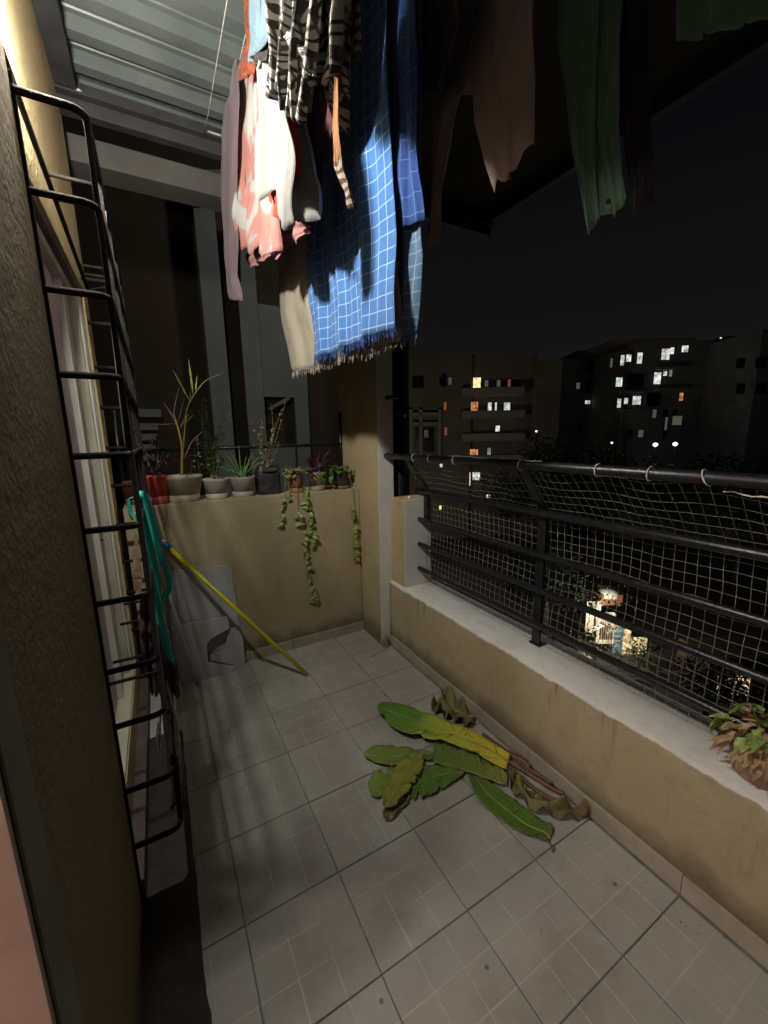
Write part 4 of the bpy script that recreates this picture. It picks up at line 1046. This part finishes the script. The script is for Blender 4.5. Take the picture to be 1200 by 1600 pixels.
tag(b.build('wood_sliver', simple('split_wood', (.60, .42, .27), (.42, .27, .15), 30, .8, 0, 60, .6), None), 'pale splintered wood strip tucked behind the grille bar', 'wood strip')
m_purp = fabric('purple_towel', col((.14, .045, .075), (.07, .022, .04), 30), bs=.6, bscale=80)
pc = thing('purple_cloth', (.15, -1.0, .9), 'dark purple cloth stuffed through the lower grille', 'cloth')
def free_cloth(px_l, px_r, y, mat, parent, nm, amp=.012, seed=0):
    L = resample([at(u, v, 'y', y) for u, v in px_l], 26); Rr = resample([at(u, v, 'y', y) for u, v in px_r], 26); P = []
    for i in range(26):
        row = []
        for j in range(14):
            s = j/13; q = L[i].lerp(Rr[i], s); row.append(q + Vector((0, amp*(math.sin(s*9 + i*.2 + seed) + noise.noise(Vector((s*4, i*.3, seed)))*2), 0)))
        P.append(row)
    return MB().grid(P).build(nm, mat, parent, True, solid=.003)
free_cloth([(220, 928), (217, 985), (226, 1040), (238, 1085)], [(232, 928), (238, 985), (248, 1040), (250, 1085)], -1.0, m_purp, pc, 'fold', .012, 1)
free_cloth([(246, 1010), (256, 1050), (275, 1090)], [(266, 1040), (276, 1040), (281, 1088)], -1.05, m_purp, pc, 'fold', .008, 2)
m_foam = simple('dusty_white_board', (.40, .37, .34), (.24, .21, .20), 60, .9, 0, 120, .6)
fb = thing('foam_sheet', (.16, -.9, .2), 'dusty pale sheet of packing foam leaning below the grille', 'foam sheet')
free_cloth([(256, 1062), (254, 1120), (262, 1200), (283, 1290)], [(260, 1062), (276, 1120), (288, 1200), (291, 1290)], -.96, m_foam, fb, 'sheet_body', .006, 3)
free_cloth([(246, 1130), (244, 1160), (248, 1172)], [(252, 1110), (251, 1150), (252, 1172)], -1.0, m_foam, fb, 'sheet_corner', .004, 4)
# thin black-brown strip with a wavering edge along the house wall
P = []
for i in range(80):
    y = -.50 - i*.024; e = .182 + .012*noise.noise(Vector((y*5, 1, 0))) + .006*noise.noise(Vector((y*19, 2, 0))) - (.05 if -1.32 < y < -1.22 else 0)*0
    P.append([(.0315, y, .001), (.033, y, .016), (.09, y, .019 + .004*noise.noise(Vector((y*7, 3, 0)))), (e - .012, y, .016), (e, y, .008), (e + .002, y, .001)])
o = MB().grid(P).build('floor_strip', simple('black_brown_strip', (.045, .035, .030), (.028, .022, .019), 30, .95, 0, 120, .8), None, True)
tag(o, 'narrow dark brown strip lying on the floor along the house wall', 'mat')
for k, pp_ in enumerate((((165, 330, -.9), (178, 480, -.9), (190, 560, -.9), (203, 650, -.92)), ((150, 300, -1.0), (166, 440, -1.0), (183, 590, -1.0), (196, 700, -1.0)))):
    o = MB().tube(curve([at(u, v, 'y', y) for u, v, y in pp_], 8), .0016, 5).build('wire', m_iron_grey, None, True)
    tag(o, ('thin grey wire dangling along the outer rods of the window grille', 'thin wire nearest the camera hanging inside the window grille')[k], 'wire')


# ------------------------------------------------------------------ the neighbouring building wing (left of the column)
m_nb = simple('neighbour_render', (.30, .30, .28), (.25, .25, .235), 1.2, .9)
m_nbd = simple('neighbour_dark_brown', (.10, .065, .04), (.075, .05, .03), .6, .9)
m_dark = simple('unlit_glass', (.008, .008, .01), (.012, .012, .012), 2, .25)
nb = thing('neighbour_wing', (1.5, 5, 0), 'unlit grey wing of the same building beyond the far wall with tall columns', 'building')
YN = 5.0
def quadbox(px, y, depth, nm, mat, parent):
    t_ = [at(u, v, 'y', y) for u, v in px]; n = len(t_); b = MB()
    b.v = [tuple(q) for q in t_] + [(q.x, q.y + depth, q.z) for q in t_]
    b.face(range(n)[::-1]); b.face([n + i for i in range(n)])
    for i in range(n): j = (i+1) % n; b.face((i, j, n+j, n+i))
    return b.build(nm, mat, parent)
def zbox(x0, x1, y0, y1, z0, z1, nm, mat, parent=nb): return MB().box((x0, y0, z0), (x1, y1, z1)).build(nm, mat, parent)
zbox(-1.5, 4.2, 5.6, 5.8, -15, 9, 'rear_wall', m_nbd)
zbox(1.13, 1.44, 5.0, 5.06, -15, 5.25, 'column', m_nb)
quadbox([(303, 325), (330, 325), (345, 265), (310, 265)], 5.0, .4, 'knee', m_nb, nb)
zbox(1.71, 2.02, 5.05, 5.10, -15, 5.0, 'column', m_nb)
zbox(2.04, 2.9, 5.2, 5.3, 2.17, 3.75, 'wall_panel', m_nb)
zbox(2.60, 2.86, 5.1, 5.19, -15, 2.165, 'column', m_nb)
zbox(2.06, 2.59, 5.2, 5.5, -15, 1.28, 'parapet', m_nb)
zbox(-.04, .36, 4.9, 5.1, 1.78, 1.9, 'ledge', m_nb)
for k in range(4): zbox(-.02 + .02*k, .2 + .03*k, 4.95, 5.0, 1.1 + .16*k, 1.2 + .16*k, 'shelf_item', m_nb)
b = MB(); a = at(420, 640, 'y', 5.15); e = at(452, 622, 'y', 5.15)
b.tube([a, e], .035, 8).build('drain_pipe', m_nb, nb, True)
m_e = {'y': emit('window_glow_yellow', (1.0, .78, .38), 1.3, 1.4), 'w': emit('window_glow_white', (.85, .90, .80), .75, 1.6), 'o': emit('window_glow_orange', (1.0, .40, .14), .5, 1.5), 't': emit('window_glow_teal', (.45, .60, .56), .3, 1.5), 'd': emit('window_glow_dim', (.55, .50, .38), .12), 'b': emit('window_glow_blue', (.70, .75, 1.0), 1.0), 'O': emit('window_glow_dim_orange', (.8, .28, .1), .16), 'p': emit('window_glow_pink', (.9, .5, .4), .7)}
m_wf = simple('far_window_frame', (.10, .10, .09), (.08, .08, .07), 1, .8)
m_fb1 = simple('far_render_warm', (.30, .26, .21), (.24, .21, .17), .25, .9)
m_fb2 = simple('far_render_grey', (.26, .26, .25), (.21, .21, .20), .2, .9)
m_fb3 = simple('far_render_light', (.42, .42, .40), (.36, .36, .34), .3, .9)
def fbox(parent, u0, v0, u1, v1, D, dep, mat, nm):
    a = far(u0, v1, D); bq = far(u1, v1, D); c = far(u0, v0, D)
    ax = HR * (bq - a).dot(HR); az = Vector((0, 0, c.z - a.z))
    return MB().obox(a, ax, HF*dep, az).build(nm, mat, parent)
def fwin(parent, u0, v0, u1, v1, D, kind, bars=1):
    dark = kind == 'k'
    fr = fbox(parent, u0 - .8, v0 - .8, u1 + .8, v1 + .8, D - .06, .05, m_wf, 'window')
    pane_m = m_dark if dark else m_e[kind]
    n = bars + 1; w = (u1 - u0)/n
    for k in range(n):
        o = fbox(parent, u0 + w*k + .3, v0, u0 + w*(k+1) - .3, v1, D - .12, .05, pane_m, 'pane')
        o.parent = fr; o.location = parent.location - parent.location
        off = parent.location + fr.location
    return fr
# block seen between the neighbour wing and the column
g1 = thing('apartment_block', far(510, 700, 34) * 1.0, 'dark apartment block glimpsed between the grey wing and the beige column', 'building')
D = 34
fbox(g1, 484, 560, 560, 1000, D, 8, m_fb2, 'wall')
fbox(g1, 488, 622, 540, 634, D - .8, .8, m_fb2, 'balcony_slab'); fbox(g1, 500, 656, 540, 664, D - .8, .8, m_fb2, 'balcony_slab')
fwin(g1, 505, 628, 517, 647, D - .9, 't'); fwin(g1, 513, 580, 526, 597, D, 'p', 2); fwin(g1, 521, 677, 528, 689, D, 'b', 0); fwin(g1, 510, 718, 520, 730, D, 'b', 0); fwin(g1, 489, 630, 497, 655, D, 'k', 0)
g2 = thing('lit_room_bay', far(450, 684, 22), 'small white lit window low between the two grey columns', 'building')
fbox(g2, 416, 614, 466, 900, 22, 4, m_fb2, 'wall'); fwin(g2, 444, 676, 455, 692, 22, 'b', 0)
# far block left
B1 = thing('apartment_block', far(740, 700, 60), 'five storey apartment block with yellow and orange lit windows behind the railing', 'building')
D = 60
fbox(B1, 637, 546, 730, 900, D, 10, m_fb1, 'wall'); fbox(B1, 730, 553, 822, 900, D + 1.5, 10, m_fb1, 'wall'); fbox(B1, 822, 562, 858, 900, D, 10, m_fb1, 'wall')
fbox(B1, 636, 542, 731, 547, D - .3, 10.5, m_fb2, 'parapet')
for v in (612, 648, 684, 718): fbox(B1, 722, v - 6, 820, v + 6, D - 1.2, 1.5, m_fb3, 'balcony')
for v in (645, 660): fbox(B1, 637, v, 684, v + 5, D - 1.2, 1.2, m_fb3, 'balcony')
for u in (640, 655, 684): fbox(B1, u, 640, u + 5, 720, D - 1.2, .5, m_fb3, 'pillar')
for w_ in ((730, 591, 737, 605, 'y', 0), (739, 590, 751, 606, 'y', 1), (757, 594, 763, 604, 'd', 0), (776, 594, 782, 604, 'd', 0), (793, 593, 798, 604, 'O', 0), (734, 628, 747, 645, 'o', 2), (762, 629, 768, 645, 'w', 0), (787, 629, 797, 645, 'w', 1), (729, 667, 735, 679, 'O', 1), (774, 665, 781, 674, 'w', 0), (733, 702, 747, 711, 'o', 2), (761, 700, 767, 711, 't', 0), (693, 628, 698, 641, 'O', 0), (694, 668, 699, 680, 'O', 0), (728, 738, 735, 759, 'w', 1), (738, 738, 750, 750, 'w', 2), (760, 773, 766, 778, 'y', 0), (645, 588, 662, 606, 'k', 1), (690, 584, 697, 604, 'k', 0), (650, 668, 678, 706, 'k', 1), (773, 629, 776, 645, 'w', 0), (802, 595, 812, 606, 'k', 0), (687, 725, 692, 730, 'w', 0), (686, 790, 690, 796, 'y', 0)):
    fwin(B1, w_[0], w_[1], w_[2], w_[3], D - .05 if w_[0] < 726 else D + 1.4, w_[4], w_[5])
B2 = thing('apartment_block', far(900, 700, 66), 'dark apartment block in the middle with one bright white window', 'building')
D = 66
fbox(B2, 838, 562, 880, 900, D, 10, m_fb2, 'wall'); fbox(B2, 880, 548, 950, 900, D + 2, 10, m_fb2, 'wall')
for w_ in ((838, 592, 847, 609, 'w', 1), (852, 574, 858, 586, 'k', 0), (852, 604, 858, 616, 'k', 0), (884, 572, 894, 584, 'k', 0), (884, 600, 894, 612, 'k', 0), (914, 626, 922, 631, 'w', 0), (918, 565, 926, 580, 'k', 0), (918, 595, 924, 607, 'k', 0), (882, 628, 889, 634, 'd', 0), (843, 628, 848, 640, 'k', 0)):
    fwin(B2, w_[0], w_[1], w_[2], w_[3], D - .05 if w_[0] < 878 else D + 1.95, w_[4], w_[5])
B3 = thing('apartment_block', far(1010, 700, 58), 'wide apartment block at the right with rows of white lit windows', 'building')
D = 58
fbox(B3, 946, 543, 960, 900, D + 1.5, 10, m_fb2, 'wall'); fbox(B3, 960, 534, 1085, 900, D, 10, m_fb2, 'wall'); fbox(B3, 1085, 526, 1135, 900, D + 1.5, 10, m_fb1, 'wall')
fbox(B3, 958, 530, 1087, 535, D - .3, 10.5, m_fb1, 'parapet')
for v in (572, 606): fbox(B3, 1028, v, 1080, v + 5, D - 1, 1, m_fb2, 'balcony')
for v in (610, 640): fbox(B3, 965, v, 1010, v + 4, D - .8, .8, m_fb2, 'balcony')
for w_ in ((969, 555, 975, 571, 'w', 0), (978, 554, 986, 565, 'w', 0), (995, 551, 1003, 568, 'w', 0), (1033, 545, 1046, 562, 'w', 1), (1047, 543, 1053, 553, 'w', 0), (1065, 540, 1075, 550, 'w', 1), (962, 590, 972, 604, 'w', 2), (1021, 582, 1032, 600, 'w', 1), (1036, 580, 1042, 587, 'w', 0), (1045, 578, 1050, 588, 't', 0), (964, 623, 970, 637, 'w', 0), (975, 622, 981, 631, 'w', 0), (988, 619, 1001, 632, 'w', 1), (1061, 614, 1067, 626, 'o', 0), (1101, 610, 1106, 627, 'O', 0), (1107, 609, 1112, 624, 'o', 0), (1038, 652, 1042, 672, 'd', 0), (1050, 650, 1065, 664, 'd', 1), (980, 585, 1004, 604, 'k', 1), (1010, 615, 1030, 635, 'k', 1), (1112, 571, 1118, 582, 'd', 0), (953, 560, 957, 574, 'd', 0)):
    fwin(B3, w_[0], w_[1], w_[2], w_[3], D - .05 if 960 <= w_[0] < 1085 else D + 1.45, w_[4], w_[5])
random.seed(5)
for (D_, u0, u1, rows, P_) in ((58, 968, 1078, (640, 672), B3), (60, 1092, 1128, (545, 575, 640), B3), (68, 886, 944, (566, 598, 632, 664), B2), (60, 645, 722, (590, 620, 672), B1)):
    for v in rows:
        u = u0
        while u < u1 - 6:
            if random.random() < .5: fwin(P_, u, v, u + rnd(4, 8), v + rnd(9, 13), D_ - .05 if D_ != 60 or P_ is B1 else 59.45, random.choice('kkkdkdk'), random.choice((0, 1)))
            u += rnd(11, 18)
random.seed(7)
B4 = thing('apartment_block', far(1190, 700, 50), 'nearly black apartment block at the right edge', 'building')
fbox(B4, 1135, 515, 1330, 900, 50, 12, m_fb2, 'wall'); fwin(B4, 1125, 527, 1128, 529, 49.9, 'b', 0)
for w_ in ((1150, 560, 1162, 575), (1180, 560, 1195, 575), (1150, 600, 1162, 615), (1180, 600, 1195, 615)): fwin(B4, *w_, 49.9, 'k', 1)
# ------------------------------------------------------------------ ground, trees, kiosk, lamps
GZ = -14.2
m_ground = simple('dark_ground', (.06, .055, .05), (.045, .045, .04), .4, .95)
gd = MB().box((-300, -300, GZ - .3), (600, 600, GZ)).build('ground', m_ground); tag(gd, kind='structure')
m_tree = simple('tree_leaves', (.035, .055, .02), (.02, .035, .012), 1, .7)
m_bark = simple('bark', (.08, .06, .04), (.05, .04, .03), 5, .9)
def tree(label, base, hgt, rad, n=900, seed=0, ls=.28, sq=.75):
    random.seed(seed)
    t = thing('tree', base, label, 'tree', 'trees below the balcony')
    base = Vector(base); topz = hgt
    b = MB(); b.tube(curve([base, base + Vector((.2, .1, hgt*.4)), base + Vector((0, .2, hgt*.8))], 5), rr(11, .28, .08), 8)
    for k in range(6):
        a = rnd(0, 6.28); s_ = base + Vector((.1, .1, hgt*rnd(.35, .6))); b.tube([s_, s_ + Vector((math.cos(a)*rad*.6, math.sin(a)*rad*.6, hgt*.25))], [.09, .03], 6)
    b.build('trunk', m_bark, t, True)
    cs = [(base + Vector((rnd(-.6, .6)*rad, rnd(-.6, .6)*rad, hgt*(1 - rnd(.12, .5)))), rad*rnd(.35, .6)) for _ in range(11)]
    lb = MB()
    for k in range(n):
        c, r = random.choice(cs); d = Vector((random.gauss(0, 1), random.gauss(0, 1), random.gauss(0, 1)*sq)).normalized()*r*rnd(.55, 1.05)
        p = c + d; q = Vector((rnd(-1, 1), rnd(-1, 1), rnd(-.8, .3))).normalized()
        sd_ = q.cross(Vector((rnd(-1, 1), rnd(-1, 1), rnd(-1, 1)))).normalized(); L = ls*rnd(.6, 1.3)
        i = len(lb.v); lb.v += [tuple(p), tuple(p + q*L*.5 + sd_*L*.3), tuple(p + q*L), tuple(p + q*L*.5 - sd_*L*.3)]; lb.face((i, i+1, i+2, i+3))
    tag(lb.build('crown', m_tree, t), kind='stuff'); return t
def gat(u, D): q = far(u, 700, D); return (q.x, q.y, GZ)
tree('big dark tree crown before the middle block', gat(860, 46), 15.4, 6.0, 3400, 1, .5)
tree('dark tree in front of the white lit block', gat(940, 44), 15.8, 5.0, 3000, 2, .5)
tree('dark round tree at the foot of the right block', gat(1075, 42), 14.2, 5.2, 3000, 3, .5)
tree('low dark tree left of the middle block', gat(800, 50), 12.7, 4.0, 2200, 4, .5)
tree('dark tree at the right edge behind the net', gat(1180, 38), 13.7, 5.0, 2600, 5, .5)
tree('tree partly lit by the kiosk lights', gat(868, 29), 7.4, 3.0, 3000, 6, .28)
tree('tree in front of the warm lights at lower right', gat(1160, 20), 3.2, 1.8, 1500, 7, .22)
tree('small tree beside the striped awning', gat(905, 24), 2.6, 1.3, 900, 8, .2)
random.seed(99)
# kiosk with awning
K = thing('kiosk', at(950, 980, 'z', GZ), 'small lit roadside kiosk with white and blue panels seen through the net', 'kiosk')
def gz(u, v, zz=GZ): return at(u, v, 'z', zz)
D = 26.5
m_kw = emit('kiosk_light_panel', (1.0, .78, .52), .9, 3); m_kb = emit('kiosk_blue_panel', (.25, .55, .62), .28, 3); m_ky = emit('kiosk_yellow_panel', (1.0, .72, .36), .9, 3); m_kp = simple('kiosk_paint', (.5, .48, .44), (.4, .38, .34), 1, .8)
fbox(K, 934, 960, 958, 1006, D, .3, m_kw, 'front_panel'); fbox(K, 959, 974, 971, 1022, D - .1, .3, m_kb, 'front_panel'); fbox(K, 972, 986, 982, 1026, D - .15, .3, m_ky, 'front_panel')
for k in range(6): fbox(K, 937 + 3.4*k, 972 + 2*k, 938.6 + 3.4*k, 1000, D - .4, .1, m_nbd, 'goods')
for k in range(5): fbox(K, 960, 978 + 8*k, 970, 980 + 8*k, D - .3, .1, m_kp, 'shelf')
fbox(K, 914, 940, 936, 985, D + .2, 1.5, m_kp, 'side_wall')
fbox(K, 936, 930, 972, 946, D + .5, 2.0, simple('brown_sign', (.25, .12, .06), (.18, .08, .04), 1, .8), 'sign_board')
q = far(950, 925, D + 1); MB().lathe(tuple(q), [(.75, -.25), (.72, .05), (.55, .30), (.3, .42), (.01, .46)], 20).build('water_tank', simple('white_tank', (.7, .7, .66), (.6, .6, .56), 1, .5), K, True)
fbox(K, 926, 940, 928, 1010, D - 1.2, .12, m_blackrail, 'pole')
for k in range(12):
    a = far(880 + 3.2*k, 1008 + 1.2*k, D - 1.0); b_ = far(893 + 3.2*k, 1020 + 1.6*k, D - 1.6)
    MB().tube([a, a.lerp(b_, .5) + Vector((0, 0, .12)), b_], .055, 5, .4).build('awning_slat', m_alu2 if k % 2 else m_kp, K, True)
for k in range(7):
    a = far(905 + 4*k, 995 - 2*k, D - 1.0); b_ = far(925 + 3.0*k, 988 - 1.5*k, D - 1.4)
    MB().tube([a, a.lerp(b_, .5) + Vector((0, 0, .25)), b_], .06, 5, .4).build('awning_slat', m_kp, K, True)
kl = far(948, 966, D - 1.6); point_light('kiosk_light', kl, 420, (1, .85, .62), .2)
o = far(937, 958, D - .8); lb_ = MB().lathe(tuple(o), [(.001, -.15), (.12, -.1), (.16, 0), (.12, .1), (.001, .15)], 12).build('kiosk_bulb', emit('white_bulb', (.9, .95, 1), 4), K, True)
# warm window lights behind foliage at lower right
wl_ = thing('lit_shed', at(1142, 1075, 'z', GZ), 'low shed with a warm lit opening broken up by leaves at lower right', 'shed')
fbox(wl_, 1100, 1030, 1200, 1100, 21.1, 2.5, m_nbd, 'wall'); 
fo = fbox(wl_, 1118, 1058, 1168, 1088, 21.0, .08, m_ky, 'opening')
# lit shop behind leaves next to kiosk
fo2 = fbox(K, 984, 998, 1008, 1030, D - .1, .2, m_ky, 'front_panel')
lf = MB()
for k in range(1000):
    if k > 620:
        q = far(random.choice((915, 925, 940, 968, 985)) + random.gauss(0, 9), random.choice((985, 1012, 1026, 900, 940)) + random.gauss(0, 8), rnd(23.3, 25))
    elif k < 400: q = far(1143 + random.gauss(0, 22), 1073 + random.gauss(0, 14), rnd(19.2, 20.6))
    else: q = far(1000 + random.gauss(0, 12), 1018 + random.gauss(0, 12), rnd(23.5, 25.5))
    lf.leaf(q, (rnd(-1, 1), rnd(-1, 1), rnd(-1, .5)), (0, 0, 1), rnd(.15, .32), rnd(.04, .09))
tag(lf.build('shrub_leaves', m_tree, None), 'dark shrub leaves in front of the warm lights', 'shrub', None, 'stuff')
# street lamps (lit in the photograph as white glows)
m_sl = emit('street_lamp_head', (.85, .95, .95), 1.5)
for k, (u, v, D, lab) in enumerate(((849, 431, 0, ''),)): pass
for (u, v, D, wt, lab) in ((1024, 695, 47, 14, 'white street lamp glowing between the trees, left one of the pair'), (1055, 694, 47, 14, 'white street lamp glowing between the trees, right one of the pair'), (956, 692, 47, 5, 'faint street lamp below the middle block'), (838, 674, 50, 3, 'faint street lamp left among the tree crowns')):
    q = far(u, v, D); t = thing('street_lamp', (q.x, q.y, GZ), lab, 'street lamp', 'street lamps among the trees')
    MB().tube([(q.x, q.y, GZ), (q.x, q.y, q.z - .2)], .06, 6).build('pole', m_blackrail, t)
    s_ = .26 if wt > 12 else .12
    MB().lathe((q.x, q.y, q.z), [(.01, -s_), (s_*.9, -s_*.4), (s_, .1), (s_*.6, s_*.7), (.01, s_)], 10).build('lamp_head', m_sl, t, True)
    point_light('street_lamp_light', (q.x - 1.2*HF.x, q.y - 1.2*HF.y, q.z), wt*2, (.9, 1, .95), .3)
# unseen fill lamps added to faintly light the facades and the neighbouring wing
for (p, wt, colr) in (((8, 1.5, -6.5), 60, (1, .85, .65)), ((22, 30, -2), 900, (1, .82, .62)), ((3.2, 1.5, 5.5), 60, (.95, 1, .95))):
    t = thing('fill_lamp', (p[0], p[1], p[2]), {8: 'added fill lamp standing below the balcony', 22: 'tall added fill lamp before the apartment blocks', 3.2: 'added fill lamp high outside the neighbouring wing'}[p[0]], 'lamp')
    MB().lathe(p, [(.01, .1), (.12, .08), (.13, 0), (.01, -.02)], 12).build('fill_lamp_shade', m_blackrail, t, True)
    if p[0] != 3.2: MB().tube([(p[0], p[1], GZ), (p[0], p[1], p[2] + .05)], .05, 6).build('pole', m_blackrail, t)
    point_light('fill_light', (p[0], p[1], p[2] - .2), wt, colr, .2)
